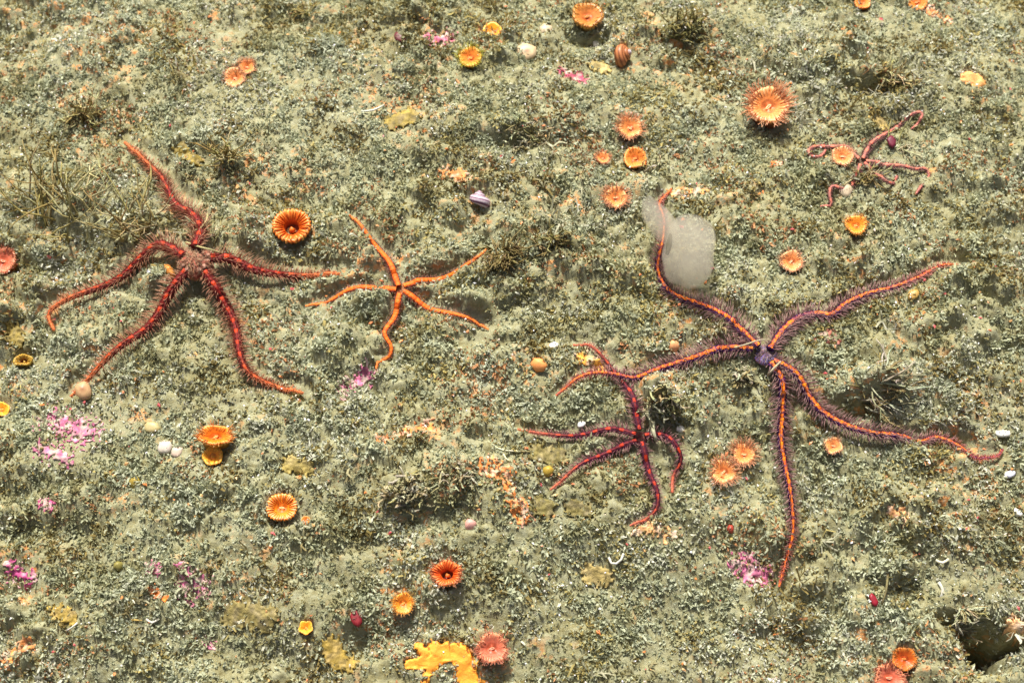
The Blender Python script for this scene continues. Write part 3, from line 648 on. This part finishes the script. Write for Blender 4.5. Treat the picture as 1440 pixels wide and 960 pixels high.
def make_cup(px, py, rp, style, label, o):
    rim, inner, sept, colm, tentc, tl, tn = ST[style]
    rim, inner, sept, colm = (tuple(v*.84 for v in c_) for c_ in (rim, inner, sept, colm)); h = o['h']*.62; ell = o.get('ell', .97)
    c = at(px, py, h); R = wsize(rp, c)*.95; tl *= o.get('tl', 1)
    rs = random.Random(int(px*7+py*13))
    tx, ty = o.get('tilt', (rs.uniform(-.12, .12), rs.uniform(-.12, .10)))
    nrm = Vector((tx, ty-.20, 1)).normalized(); q = nrm.to_track_quat('Z', 'Y') @ Vector((0, 0, 1)).rotation_difference(Vector((0, 0, 1)))
    q = Vector((0, 0, 1)).rotation_difference(nrm)
    hh = h+.05; base = c-nrm*hh
    root = empty('cup_coral', base, q); tag(root, label, 'cup coral', 'orange cup corals')
    ph = rs.uniform(0, 6); wob = [(rs.uniform(.015, .055)*(.4 if style in ('disc', 'ribbed') else 1), rs.randint(2, 5), rs.uniform(0, 6)) for _ in range(3)]
    def shape(th): return 1+sum(a*math.cos(k*th+p) for a, k, p in wob)
    def place(x, y): return x, y*ell
    ns = 14 if rp < 12 else 22 if rp < 20 else 28
    N = ns*4
    def lathe(prof, cf, ribs, name, close=False, par=root):
        mb = MB(); vs = []; cs = []
        for j, (r, z, rb) in enumerate(prof):
            for k in range(N):
                th = 2*math.pi*k/N; s = shape(th)*(1+rb*(1 if style in ('ribbed', 'disc', 'pinkish') else .35)*math.cos(ns*th))
                x, y = place(r*R*s*math.cos(th), r*R*s*math.sin(th))
                wz = z*R+.05*R*math.sin(2*th+ph)*(1 if z > -.6 else .2)
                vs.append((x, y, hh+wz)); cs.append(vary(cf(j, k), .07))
        m = len(prof); fs = [(j*N+k, j*N+(k+1) % N, (j+1)*N+(k+1) % N, (j+1)*N+k) for j in range(m-1) for k in range(N)]
        if close: fs.append(tuple((m-1)*N+k for k in range(N)))
        mb.add(vs, fs, cs); return mb.build(name, M_CUP, par)
    cr = o.get('colr', .80)
    zb = -hh/R
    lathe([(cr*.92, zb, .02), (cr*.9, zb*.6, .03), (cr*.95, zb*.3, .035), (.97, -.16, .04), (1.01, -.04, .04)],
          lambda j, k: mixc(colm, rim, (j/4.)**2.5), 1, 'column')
    deep = o.get('mouth', 0)
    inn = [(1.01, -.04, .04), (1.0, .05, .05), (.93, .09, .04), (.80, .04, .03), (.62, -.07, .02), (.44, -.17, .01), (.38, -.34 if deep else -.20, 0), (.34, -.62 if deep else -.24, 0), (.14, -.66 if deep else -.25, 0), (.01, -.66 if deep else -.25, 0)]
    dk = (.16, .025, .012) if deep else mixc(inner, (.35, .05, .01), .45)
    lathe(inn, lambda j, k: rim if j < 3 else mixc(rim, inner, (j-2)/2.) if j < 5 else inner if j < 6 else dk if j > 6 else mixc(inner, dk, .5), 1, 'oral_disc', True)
    # mouth lips
    mb = MB(); pts = []; la = rs.uniform(-.6, .9)
    for k in range(15):
        th = 2*math.pi*k/14; a = (.17 if not deep else .16)*R*math.cos(th); b = (.05 if not deep else .10)*R*math.sin(th)
        pts.append((a*math.cos(la)-b*math.sin(la), (a*math.sin(la)+b*math.cos(la))*ell, hh-(.20 if not deep else .60)*R))
    mb.tube(pts, .04*R, mixc(sept, inner, .35), 5, False); mb.build('mouth', M_CUP, root)
    if rp >= 15 and deep:
        mb = MB(); mb.tube([(-.12*R, -.08*R, hh-.64*R), (0, 0, hh-.46*R), (.12*R, .06*R, hh-.62*R)], [.09*R, .17*R, .07*R], mixc(rim, inner, .3), 7); mb.build('columella', M_CUP, root)
    # septa: radial blades from rim to mouth, one mesh shared
    def blade(scale):
        mb = MB(); prof = [(1.03, -.03), (.98, .15), (.84, .17), (.66, .05), (.5, -.09), (.44, -.17)]
        for s_ in (0,):
            vs = []
            for r, z in prof:
                w = .052*R*(1 if r > .6 else .5)
                vs += [(r*R, -w, (z-.10)*R), (r*R, -w*.35, z*R), (r*R, w*.35, z*R), (r*R, w, (z-.10)*R)]
            fs = [(i*4+k, i*4+k+1, (i+1)*4+k+1, (i+1)*4+k) for i in range(len(prof)-1) for k in range(3)]
            fs += [(0, 1, 2, 3)[::-1], tuple(len(prof)*4-4+k for k in range(4))]
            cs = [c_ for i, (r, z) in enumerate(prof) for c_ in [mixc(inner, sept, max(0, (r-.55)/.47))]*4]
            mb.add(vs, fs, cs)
        return mb
    sharp = style in ('ribbed', 'disc', 'red', 'olive')
    if rp >= 15:
        b = blade(1); me = None
        for k in range(ns):
            if me is None:
                ob = b.build('septum', M_CUP, root); me = ob.data
            else:
                ob = bpy.data.objects.new('septum', me); COL.objects.link(ob); ob.parent = root
            th = 2*math.pi*(k+rs.uniform(-.28, .28))/ns; s = shape(th)*rs.uniform(.93, 1.03); x, y = math.cos(th)*s, math.sin(th)*s*ell
            sc = math.hypot(x, y)*(1 if k % 2 == 0 else .985); a = math.atan2(y, x)
            zoff = hh+.05*R*math.sin(2*th+ph)*.9-(0 if sharp else .075*R)
            ob.matrix_local = Matrix.Translation((0, 0, zoff)) @ Matrix.Rotation(a, 4, 'Z') @ Matrix.Diagonal((sc, rs.uniform(.6, 1.35), rs.uniform(.7, 1.15), 1))
    if tn:
        mb = MB()
        for k in range(tn):
            th = rs.uniform(0, 2*math.pi); rr = rs.choice([.98, .9, .8])*rs.uniform(.95, 1.03)
            x, y = place(rr*R*shape(th)*math.cos(th), rr*R*shape(th)*math.sin(th)); z = hh+.06*R
            out = Vector((math.cos(th), math.sin(th)*ell, rs.uniform(.25, 1.5)*(1.3-rr+.5))).normalized()
            side = Vector((-out.y, out.x, 0))*rs.uniform(-.25, .25); le = tl*R*rs.uniform(.6, 1.25)
            p0 = Vector((x, y, z)); p1 = p0+out*le*.5; p2 = p0+out*le+side*le; w = R*.022*(1.8 if tl < .2 else 1)
            tcol = vary(tentc, .15)
            mb.tube([p0, p1, p2, p2+out*w*1.2], [w*1.3, w*.8, w*.9, w*.3], [mixc(rim, tcol, .4), tcol, mixc(tcol, (.85, .6, .4), .3), tcol], 4, False)
        mb.build('tentacles', M_TENT, root)
for c in CUPS: make_cup(*c)

# ------------------------------------------------------------------ crusts, sponges and films
def make_crust(name, cat, label, caps, rgb, o):
    wc = []
    for x1, y1, x2, y2, r in caps:
        a = at(x1, y1); b = at(x2, y2); wc.append(((a.x, a.y), (b.x, b.y), wsize(r, a)))
    x0 = min(min(a[0], b[0])-r for a, b, r in wc); x1 = max(max(a[0], b[0])+r for a, b, r in wc)
    y0 = min(min(a[1], b[1])-r*1.2 for a, b, r in wc); y1 = max(max(a[1], b[1])+r*1.2 for a, b, r in wc)
    d = .0042; gx, gy = np.meshgrid(np.arange(x0, x1+d, d), np.arange(y0, y1+d, d)); X = gx.ravel(); Y = gy.ravel()
    f = np.full(X.shape, -1.)
    for a, b, r in wc: f = np.maximum(f, 1-segdist(X, Y/1., a, b)/r)
    seed = int(caps[0][0]*3+caps[0][1]); rough = o.get('rough', .48 if name == 'olive_film' else .9)
    nz = fbm(X*13, Y*14, seed, 3)*rough*.8+perlin(X*70, Y*84, seed+5)*rough*1.7-(.12 if rough > .5 else 0)
    g = f+nz*.55-o['thr']*.75; keep = (g > 0) & (f > -.02)
    dome = o.get('dome', .0); e = np.clip(g*2.2, 0, 1)
    Z = (macro(X, Y)+.004+dome*np.sqrt(e)*(1+.25*perlin(X*30, Y*30, seed+9)) if dome else height(X, Y)+((.004+.009*np.sqrt(e)) if name == 'olive_film' else .001+.0035*np.sqrt(e)))
    if dome: Z = np.maximum(Z, np.where(keep, height(X, Y)+.003, Z))
    K = keep.reshape(gx.shape); ny_, nx_ = gx.shape; idx = np.arange(nx_*ny_).reshape(ny_, nx_)
    fk = K[:-1, :-1] & K[:-1, 1:] & K[1:, 1:] & K[1:, :-1]
    Fq = np.stack([idx[:-1, :-1], idx[:-1, 1:], idx[1:, 1:], idx[1:, :-1]], -1)[fk]
    used, inv = np.unique(Fq.ravel(), return_inverse=True)
    if len(used) == 0: print('EMPTY CRUST', label); return
    v = np.stack([X, Y, Z], 1)[used]; Fq = inv.reshape(-1, 4)
    org = np.array([v[:, 0].mean(), v[:, 1].mean(), v[:, 2].min()])
    tone = np.ones((len(v), 1))*1.0 if o.get('sponge') else np.clip(1+.5*perlin(v[:, 0]*22, v[:, 1]*26, seed+3)+.4*perlin(v[:, 0]*80, v[:, 1]*90, seed+6), .4, 1.5)[:, None]; pale = np.clip(perlin(v[:, 0]*35, v[:, 1]*35, seed+4)*1.5+.12, 0, .75)[:, None]
    if o.get('sponge') or name == 'olive_film': pale = pale*.12
    if name == 'olive_film': rgb = tuple(c_*.8 for c_ in rgb)
    col = np.clip(np.array(rgb)*tone*(1-pale)+np.array((.58, .48, .38))*pale*(1. if not o.get('sponge') else .1), 0, .95)
    me = np_mesh(name, v-org, Fq, col); me.materials.append(M_SPONGE if o.get('sponge') else M_CRUST)
    ob = bpy.data.objects.new(name, me); COL.objects.link(ob); ob.location = org
    sm = ob.modifiers.new('thickness', 'SOLIDIFY'); sm.thickness = .02 if not dome else .035; sm.offset = -1
    tag(ob, label, cat)
for c in CRUSTS: make_crust(*c)

# ------------------------------------------------------------------ snails
def make_snail(px, py, rp, label, bands, axis_dir, spin, turns=3.4, T=.95):
    p = at(px, py, .02); S_ = wsize(rp, p)
    ax = Vector(axis_dir).normalized(); q = Vector((0, 0, 1)).rotation_difference(ax)
    gz = float(height(np.array([p.x]), np.array([p.y]))[0])
    root = empty('sea_snail', Vector((p.x, p.y, gz+S_*.60))-ax*S_*.12, q); tag(root, label, 'snail', 'snails on the seabed')
    mb = MB(); n = 26; m = int(turns*26); Wr = 1.95; b_ = math.log(Wr)/(2*math.pi); vs = []; cs = []; top = None
    th1 = turns*2*math.pi
    off = Vector((0, 0, S_*.35))
    for i in range(m+1):
        th = th1*i/m; r = math.exp(b_*(th-th1))*S_*.56
        cx, cy = r*math.cos(th+spin), r*math.sin(th+spin); cz = -T*r*1.45+S_*.85
        for k in range(n):
            f = 2*math.pi*k/n; rr = .80*r
            rad = math.cos(f)*rr; zz = math.sin(f)*rr*1.02
            vs.append((cx+rad*math.cos(th+spin), cy+rad*math.sin(th+spin), cz+zz))
            w = (f/(2*math.pi)*18) % 1
            c = bands[0] if w < .58 else bands[1]
            if i < m*.55: c = mixc(bands[2], c, i/(m*.55))
            cs.append(vary(c, .08))
    fs = [(i*n+k, i*n+(k+1) % n, (i+1)*n+(k+1) % n, (i+1)*n+k) for i in range(m) for k in range(n)]
    mb.add(vs, fs, cs); mb.build('shell', M_SHELL, root)
    r = S_*.56; c = Vector((r*math.cos(th1+spin), r*math.sin(th1+spin), -T*r*1.45+S_*.85)); t = Vector((-math.sin(th1+spin), math.cos(th1+spin), -.2))
    e1 = Vector((math.cos(th1+spin), math.sin(th1+spin), 0)); mo = MB(); vs = []
    for rr in (.74, .4, .02):
        for k in range(18):
            f = 2*math.pi*k/18; vs.append(c+e1*math.cos(f)*r*rr+Vector((0, 0, 1))*math.sin(f)*r*rr-t*r*(.1 if rr > .5 else .16))
    mo.add(vs, [(j*18+k, j*18+(k+1) % 18, (j+1)*18+(k+1) % 18, (j+1)*18+k) for j in range(2) for k in range(18)], (.20, .09, .03)); mo.build('operculum', M_SHELL, root)
make_snail(876, 79, 19, 'brown and orange banded turban snail with pale blue-grey tip, near top', [(.46, .17, .06), (.16, .045, .015), (.50, .50, .58)], (.82, -.02, .50), 2.4, T=1.15)
make_snail(673, 281, 18, 'purple and white striped top snail in the upper middle', [(.52, .42, .46), (.13, .035, .09), (.40, .25, .30)], (.12, .80, .50), 3.9, T=1.25)

# ------------------------------------------------------------------ translucent jelly
def mat_jelly(dens=1.):
    m = bpy.data.materials.new('jelly'); m.use_nodes = True; nt = m.node_tree; N = nt.nodes; K = nt.links
    N.remove(N['Principled BSDF']); out = N['Material Output']
    tc = N.new('ShaderNodeTexCoord'); nz = N.new('ShaderNodeTexNoise'); nz.inputs['Scale'].default_value = 5; nz.inputs['Detail'].default_value = 4; K.new(tc.outputs['Object'], nz.inputs['Vector'])
    mr = N.new('ShaderNodeMapRange'); mr.inputs[1].default_value = .35; mr.inputs[2].default_value = .7; mr.inputs[3].default_value = 3.2*dens; mr.inputs[4].default_value = 5*dens; K.new(nz.outputs['Fac'], mr.inputs[0])
    v = N.new('ShaderNodeVolumePrincipled'); v.inputs['Color'].default_value = (.74, .705, .61, 1); v.inputs['Anisotropy'].default_value = .1
    K.new(mr.outputs[0], v.inputs['Density']); K.new(v.outputs[0], out.inputs['Volume'])
    return m
M_JEL = mat_jelly(1.7); M_LOBE = mat_jelly(2.6)
def blob(center, ex, ey, ez, sq, seed, nu=40, nv=24):
    vs = []; fs = []
    for j in range(nv+1):
        ph = -math.pi/2+math.pi*j/nv
        for i in range(nu):
            th = 2*math.pi*i/nu
            def pw(a): return math.copysign(abs(a)**sq, a)
            u = Vector((pw(math.cos(th))*pw(math.cos(ph)), pw(math.sin(th))*pw(math.cos(ph)), pw(math.sin(ph))))
            k = 1+.09*float(perlin(np.array([u.x*1.7+seed]), np.array([u.y*1.7+u.z]), seed)[0])
            vs.append(center+ex*u.x*k+ey*u.y*k+ez*u.z*k)
    for j in range(nv):
        for i in range(nu): fs.append((j*nu+i, j*nu+(i+1) % nu, (j+1)*nu+(i+1) % nu, (j+1)*nu+i))
    return vs, fs
jp = at(975, 372); jr = empty('jelly_animal', jp); tag(jr, 'milky translucent jelly blob with a tapering lobe beside the largest star arm', 'jelly')
up = Vector((0, 0, 1)); u_px = wsize(1, jp)
ct = at(969, 353, .13); e1 = Vector((1, -.18, -.02)).normalized(); e2 = Vector((.16, .9, .12)).normalized(); e3 = e1.cross(e2)
mb = MB(); mb.add(*blob(ct, e1*(u_px*36), e2*(u_px*49), e3*.115, .8, 3), (1, 1, 1)); mb.build('body', M_JEL, jr, tuple(jp))
cl = at(928, 312, .16); f1 = Vector((.55, -.85, -.1)).normalized(); f2 = Vector((.85, .55, 0)).normalized()
mb = MB(); mb.add(*blob(cl, f1*(u_px*40), f2*(u_px*16), Vector((0, 0, .075)), 1., 5), (1, 1, 1)); mb.build('lobe', M_LOBE, jr, tuple(jp))
mb = MB(); g = [at(943, 330, .14), at(941, 344, .15), at(938, 358, .14)]; mb.tube(g, [.006, .011, .006], (.10, .08, .035), 6); mb.build('gut_streak', M_FIL, jr, tuple(jp))

# ------------------------------------------------------------------ hydroid and algae tufts: branching stalks
def hydroid(px, py, n, ln, rad, lean, cols, label, spread=20, name='hydroid_clump', sprigs=3):
    p0 = at(px, py); mb = MB(); s = wsize(spread, p0)
    if cols is GR: n = int(n*.7); ln *= .75
    for i in range(n):
        ra = math.sqrt(random.random()); ta = random.uniform(0, 2*math.pi); bx = p0.x+ra*math.cos(ta)*s*.85; by = p0.y+ra*math.sin(ta)*s*.6
        z = float(height(np.array([bx]), np.array([by]))[0])-.008
        d = Vector((lean[0]+random.uniform(-.8, .8), lean[1]+random.uniform(-.6, .6), random.uniform(.35, 1.0)*lean[2])).normalized()
        le = ln*random.uniform(.5, 1.2); pts = [Vector((bx, by, z))]; c = vary(random.choice(cols), .2)
        for k in range(5):
            d = (d+Vector((random.gauss(0, .22), random.gauss(0, .22), random.gauss(-.05, .15)))).normalized(); pts.append(pts[-1]+d*le/5)
        r0 = rad*random.uniform(.7, 1.2); mb.tube(pts, [r0, r0*.9, r0*.85, r0*.75, r0*.6, r0*.35], c, 4, True, jitter=.2)
        for b in range(sprigs):
            k = random.randint(1, 4); d2 = (d+Vector((random.gauss(0, .8), random.gauss(0, .8), random.gauss(.1, .4)))).normalized(); l2 = le*random.uniform(.15, .4)
            q = [pts[k], pts[k]+d2*l2*.5, pts[k]+d2*l2+Vector((random.gauss(0, .15), random.gauss(0, .15), 0))*l2]
            mb.tube(q, [r0*.6, r0*.5, r0*.25], vary(c, .2), 3, False)
    ob = mb.build(name, M_FIL, None, tuple(p0)); ob.location = p0; tag(ob, label, 'tuft', 'shaggy tufts on the seabed'); return ob
BR = [(.38, .31, .12), (.28, .21, .07), (.46, .40, .20)]; GR = [(.46, .44, .30), (.40, .36, .20), (.32, .27, .12)]
hydroid(105, 318, 26, .26, .0048, (-.1, .35, .9), BR, 'straggly brown hydroid stalks left of the crimson star', 48)
hydroid(195, 325, 22, .22, .0045, (.1, .2, .9), BR, 'tangle of brown hydroid stalks above the left arm of the crimson star', 40)
hydroid(60, 290, 14, .22, .004, (-.3, .3, .9), BR, 'sparse brown hydroid stalks near the left edge', 40)
hydroid(290, 340, 16, .16, .004, (-.1, .3, .8), GR, 'pale stalks crossing the arm base of the crimson star', 18)
hydroid(575, 690, 150, .075, .0062, (0, -.2, 1), GR, 'large grey shaggy tuft left of centre below the small orange star', 34)
hydroid(705, 362, 60, .10, .0045, (.1, -.3, .9), [(.20, .15, .05), (.28, .22, .09)], 'dark brown tuft at the arm tip of the small orange star', 24)
hydroid(767, 347, 60, .09, .0045, (.2, -.3, .8), [(.24, .19, .07), (.30, .25, .11)], 'low brown tuft in the centre, right of the dark brown tuft', 24)
hydroid(930, 570, 110, .085, .0055, (0, -.4, .9), GR, 'pale shaggy tuft overhanging the dark purple-red star', 26)
hydroid(1045, 535, 70, .07, .0055, (0, -.2, 1), GR, 'grey tuft at the left foot of the largest star disc', 18)
hydroid(1232, 560, 110, .12, .0045, (.55, .05, .4), [(.34, .30, .17), (.42, .40, .28), (.24, .19, .08)], 'wind-swept pale tuft above the right arm of the largest star', 30)
hydroid(968, 45, 60, .075, .0045, (0, -.2, 1), [(.26, .23, .08), (.34, .31, .14)], 'dark olive tuft at the top, right of the banded snail', 26)
hydroid(425, 28, 50, .07, .0048, (0, -.1, 1), BR, 'dark brown tuft near the top left of centre', 26)
hydroid(1245, 122, 50, .08, .0045, (.4, -.2, .7), BR, 'brown tuft over a dark slot at upper right', 26)
hydroid(120, 165, 40, .11, .0045, (0, -.2, 1), BR, 'brown tuft at upper left above the arm of the crimson star', 20)
hydroid(325, 235, 34, .10, .0045, (0, -.1, 1), BR, 'small brown tuft right of the upper arm of the crimson star', 14)
hydroid(640, 668, 50, .09, .0045, (.2, -.3, .8), GR, 'low grey tuft right of the large shaggy tuft', 26)
hydroid(1010, 470, 24, .10, .004, (0, -.1, .8), GR, 'thin grey tuft between two upper arms of the largest star', 20)
hydroid(1262, 212, 26, .14, .004, (.6, .3, .5), GR, 'pale streaked tuft right of the curl-armed star', 14)
hydroid(1215, 255, 26, .08, .004, (0, -.2, .9), BR, 'small dark tuft under the curl-armed star', 16)
hydroid(912, 240, 50, .09, .0045, (0, -.2, .9), GR, 'dark-shadowed turf clump over the half buried cup coral', 18)
hydroid(1352, 872, 90, .10, .0045, (.4, -.5, .7), GR, 'tuft leaning over the deep hollow at lower right', 20)
hydroid(740, 200, 90, .09, .0045, (.2, -.3, .8), GR, 'long low tuft ridge in the upper middle', 34)

# stalks and single strands
def strand(pix, rad, col, label, name, cat, h=.02, taper=True, group=None):
    if cat == 'worm tube': rad *= .75; col = tuple(c*.8 for c in col)
    P = [at(x, y, h*(.3+.7*math.sin(math.pi*(i+.3)/(len(pix))))) for i, (x, y) in enumerate(pix)]
    q, _ = catmull([tuple(p) for p in P], .02); n = len(q); mb = MB()
    mb.tube(q, [rad*(1-.55*i/n if taper else 1) for i in range(n)], [vary(col, .12) for _ in q], 6)
    o = P[0]; ob = mb.build(name, M_FIL if cat != 'worm tube' else M_SHELL, None, tuple(o)); ob.location = o; tag(ob, label, cat, group)
strand([(918, 590), (918, 604), (923, 619)], .010, (.45, .42, .28), 'stubby pale stalk standing at the disc of the purple-red star', 'hydroid_stalk', 'stalk', .05)
strand([(258, 330), (280, 322), (290, 311), (292, 300)], .006, (.42, .36, .17), 'bent pale stalk above the disc of the crimson star', 'hydroid_stalk', 'stalk', .06)
strand([(262, 341), (280, 347), (300, 352), (312, 357)], .005, (.44, .38, .18), 'pale stalk lying across the disc of the crimson star', 'hydroid_stalk', 'stalk', .075)
strand([(1030, 490), (1050, 484), (1068, 478), (1085, 478)], .004, (.48, .42, .27), 'pale strand over the upper side of the largest star disc', 'hydroid_stalk', 'stalk', .07)
strand([(1080, 527), (1088, 518), (1098, 508)], .0055, (.45, .38, .25), 'short strand over the lower side of the largest star disc', 'hydroid_stalk', 'stalk', .07)
strand([(642, 112), (655, 130), (668, 152)], .005, (.42, .22, .10), 'thin brown strand lying below the green-fringed cup coral', 'hydroid_stalk', 'stalk', .02)
strand([(1316, 787), (1325, 791), (1334, 786)], .007, (.70, .66, .48), 'cream hooked worm tube at right', 'worm_tube', 'worm tube', .02, False)
strand([(1320, 818), (1326, 830), (1322, 840)], .008, (.62, .60, .50), 'pale curved worm tube above the deep hollow', 'worm_tube', 'worm tube', .02, False)
strand([(686, 620), (705, 632), (728, 634), (745, 636)], .0045, (.66, .64, .40), 'pale crooked worm tube left of the purple-red star', 'worm_tube', 'worm tube', .02, False)
strand([(706, 634), (712, 645), (722, 650)], .004, (.66, .64, .40), 'short forked worm tube left of the purple-red star', 'worm_tube', 'worm tube', .02, False)
strand([(856, 783), (862, 794), (874, 786), (877, 778)], .006, (.70, .70, .58), 'white curled worm tube below the bottom arm of the purple-red star', 'worm_tube', 'worm tube', .02, False)
strand([(508, 157), (525, 155), (540, 148)], .005, (.72, .70, .56), 'white worm tube beside the round olive film patch', 'worm_tube', 'worm tube', .02, False)
strand([(206, 870), (214, 875), (224, 869)], .006, (.78, .74, .62), 'white crescent worm tube at lower left', 'worm_tube', 'worm tube', .02, False)
strand([(94, 886), (102, 881), (109, 875)], .0045, (.74, .72, .62), 'thin white worm tube in the lower left corner', 'worm_tube', 'worm tube', .02, False)
strand([(1250, 775), (1249, 800), (1246, 830), (1240, 850)], .006, (.22, .18, .08), 'dark upright seaweed stalk at lower right', 'seaweed_stalk', 'stalk', .05)
strand([(160, 640), (185, 871), (200, 872)][1:], .004, (.48, .34, .10), 'short tan strand beside the white crescent worm tube', 'hydroid_stalk', 'stalk', .02)

# ------------------------------------------------------------------ shells, chips and small animals
def chip(px, py, a, b, ang, col, label, name='shell_fragment', cat='shell', group='pale shell fragments', h=.026, curve=.12, hole=False):
    p = at(px, py, h); A = wsize(a, p); B = wsize(b, p); n = 14; mb = MB(); vs = []; cs = []; rs = random.Random(int(px*31+py))
    gz = float(height(np.array([p.x]), np.array([p.y]))[0]); p.z = max(p.z-.01, gz+.004)
    rad = [rs.uniform(.85, 1.08) for _ in range(n)]; ca, sa = math.cos(ang), math.sin(ang)
    for lay in (0, 1):
        for r in (1., .55, .08):
            for k in range(n):
                t = 2*math.pi*k/n; x = math.cos(t)*A*r*(rad[k] if r > .3 else 1); y = math.sin(t)*B*r*1.15*(rad[k] if r > .3 else 1)
                vs.append((p.x+x*ca-y*sa, p.y+x*sa+y*ca, p.z+(1-r*r)*curve*min(A, B)*1.6-(0 if lay == 0 else .010)+.25*y)); cs.append(vary(col, .08) if not (hole and r < .3) else mixc(col, (.25, .1, .04), .8))
    fs = []
    for lay in (0, 1):
        o = lay*3*n
        for j in range(2):
            for k in range(n):
                f = (o+j*n+k, o+j*n+(k+1) % n, o+(j+1)*n+(k+1) % n, o+(j+1)*n+k); fs.append(f if lay == 0 else f[::-1])
        fs.append(tuple(o+2*n+k for k in range(n)))
    for k in range(n): fs.append((k, 3*n+k, 3*n+(k+1) % n, (k+1) % n))
    mb.add(vs, fs, cs); ob = mb.build(name, M_SHELL, None, tuple(p)); ob.location = p; tag(ob, label, cat, group); return ob
WH = (.70, .69, .63)
chip(1411, 607, 11, 4, -.1, WH, 'long white shell chip at the right edge beside the purple star arm tip')
chip(1086, 955, 12, 6, -.3, WH, 'white shell chip at the bottom edge, lower right of centre')
chip(779, 483, 7, 4, .3, WH, 'white shell chip above the arm of the purple-red star')
chip(818, 594, 6, 3.5, .5, WH, 'small white shell chip left of the purple-red star disc')
chip(957, 602, 6, 4.5, .3, WH, 'round white shell chip right of the stubby pale stalk')
chip(210, 380, 5, 4, .9, (.60, .60, .66), 'bluish white shell chip beside the disc of the crimson star')
chip(1433, 718, 5, 6, .9, WH, 'white shell chip low at the right edge')
chip(1422, 664, 8, 4, .2, (.60, .60, .66), 'bluish shell chip at the right edge below the arm tip')
chip(838, 58, 5, 10, .2, (.70, .66, .55), 'cream oval shell beside the dark hollow at the top')
chip(768, 40, 9, 8, .1, (.48, .38, .24), 'round tan shell between two cup corals at the top')
chip(740, 70, 15, 12, .1, (.56, .42, .24), 'ringed tan barnacle scar near the top', 'barnacle', 'barnacle', None, hole=True)
chip(231, 626, 11, 8, .1, (.52, .46, .38), 'crumbled white barnacle shell left of the saddle-shaped cup coral', 'barnacle', 'barnacle', None, curve=.2)
chip(248, 633, 9, 6, .4, (.46, .36, .28), 'broken white and rust shell piece beside the crumbled barnacle')
chip(116, 546, 12, 12, .6, (.46, .28, .14), 'heart-shaped tan limpet shell with a hole at a crimson arm tip', 'limpet_shell', 'shell', None, hole=True, h=.045, curve=.25)
chip(238, 378, 6, 10, .7, (.85, .34, .07), 'small smooth orange shell beside the crimson star disc', 'orange_shell', 'shell', None, curve=.6)
chip(757, 510, 13, 8, -.5, (.84, .33, .10), 'smooth orange sea squirt in the centre', 'sea_squirt', 'sea squirt', None, curve=.6)
chip(948, 483, 8, 7, .2, (.74, .36, .16), 'peach pebble-like sea squirt above the left arm of the largest star', 'sea_squirt', 'sea squirt', None, curve=.6)
chip(661, 735, 9, 7, .2, (.66, .34, .28), 'pale pink sea squirt right below the shaggy tufts', 'sea_squirt', 'sea squirt', None, curve=.6)
chip(190, 676, 10, 8, .2, (.30, .22, .035), 'round olive sea squirt at left below the barnacle', 'sea_squirt', 'sea squirt', None, curve=.5)
chip(165, 793, 7, 6, .9, (.22, .19, .05), 'small dark olive sea squirt at lower left', 'sea_squirt', 'sea squirt', None, curve=.5)
chip(771, 661, 8, 7, .2, (.40, .27, .04), 'golden brown sea squirt beside the lower left arm of the purple-red star', 'sea_squirt', 'sea squirt', None, curve=.5)
chip(501, 866, 8, 11, .4, (.20, .015, .02), 'dark red seaweed blade left of the small yellow-orange cup coral', 'red_seaweed', 'seaweed', 'red seaweed blades', h=.045, curve=.06)
chip(1230, 841, 5, 8, .4, (.22, .01, .02), 'crimson seaweed blade at lower right beside the dark stalk', 'red_seaweed', 'seaweed', 'red seaweed blades', h=.045, curve=.06)
chip(1255, 196, 6, 8, .2, (.13, .015, .03), 'wine-red seaweed blade beside the curl-armed star', 'red_seaweed', 'seaweed', 'red seaweed blades', h=.045, curve=.06)
chip(562, 49, 10, 6, -.6, (.12, .03, .03), 'maroon seaweed scrap at the top, left of the rosy crust', 'red_seaweed', 'seaweed', 'red seaweed blades', h=.045, curve=.06)
chip(1284, 415, 7, 8, -.8, (.40, .24, .06), 'brown shell flake right of the upper right arm of the largest star')
chip(1028, 741, 5, 5, .2, (.36, .05, .03), 'small red-brown sea squirt above the magenta crust', 'sea_squirt', 'sea squirt', None, curve=.5)
chip(213, 598, 11, 7, -.1, (.40, .33, .15), 'straw-coloured shell left of the saddle-shaped cup coral')
chip(1190, 265, 10, 8, .1, (.46, .36, .24), 'cream shell under the curl-armed star')
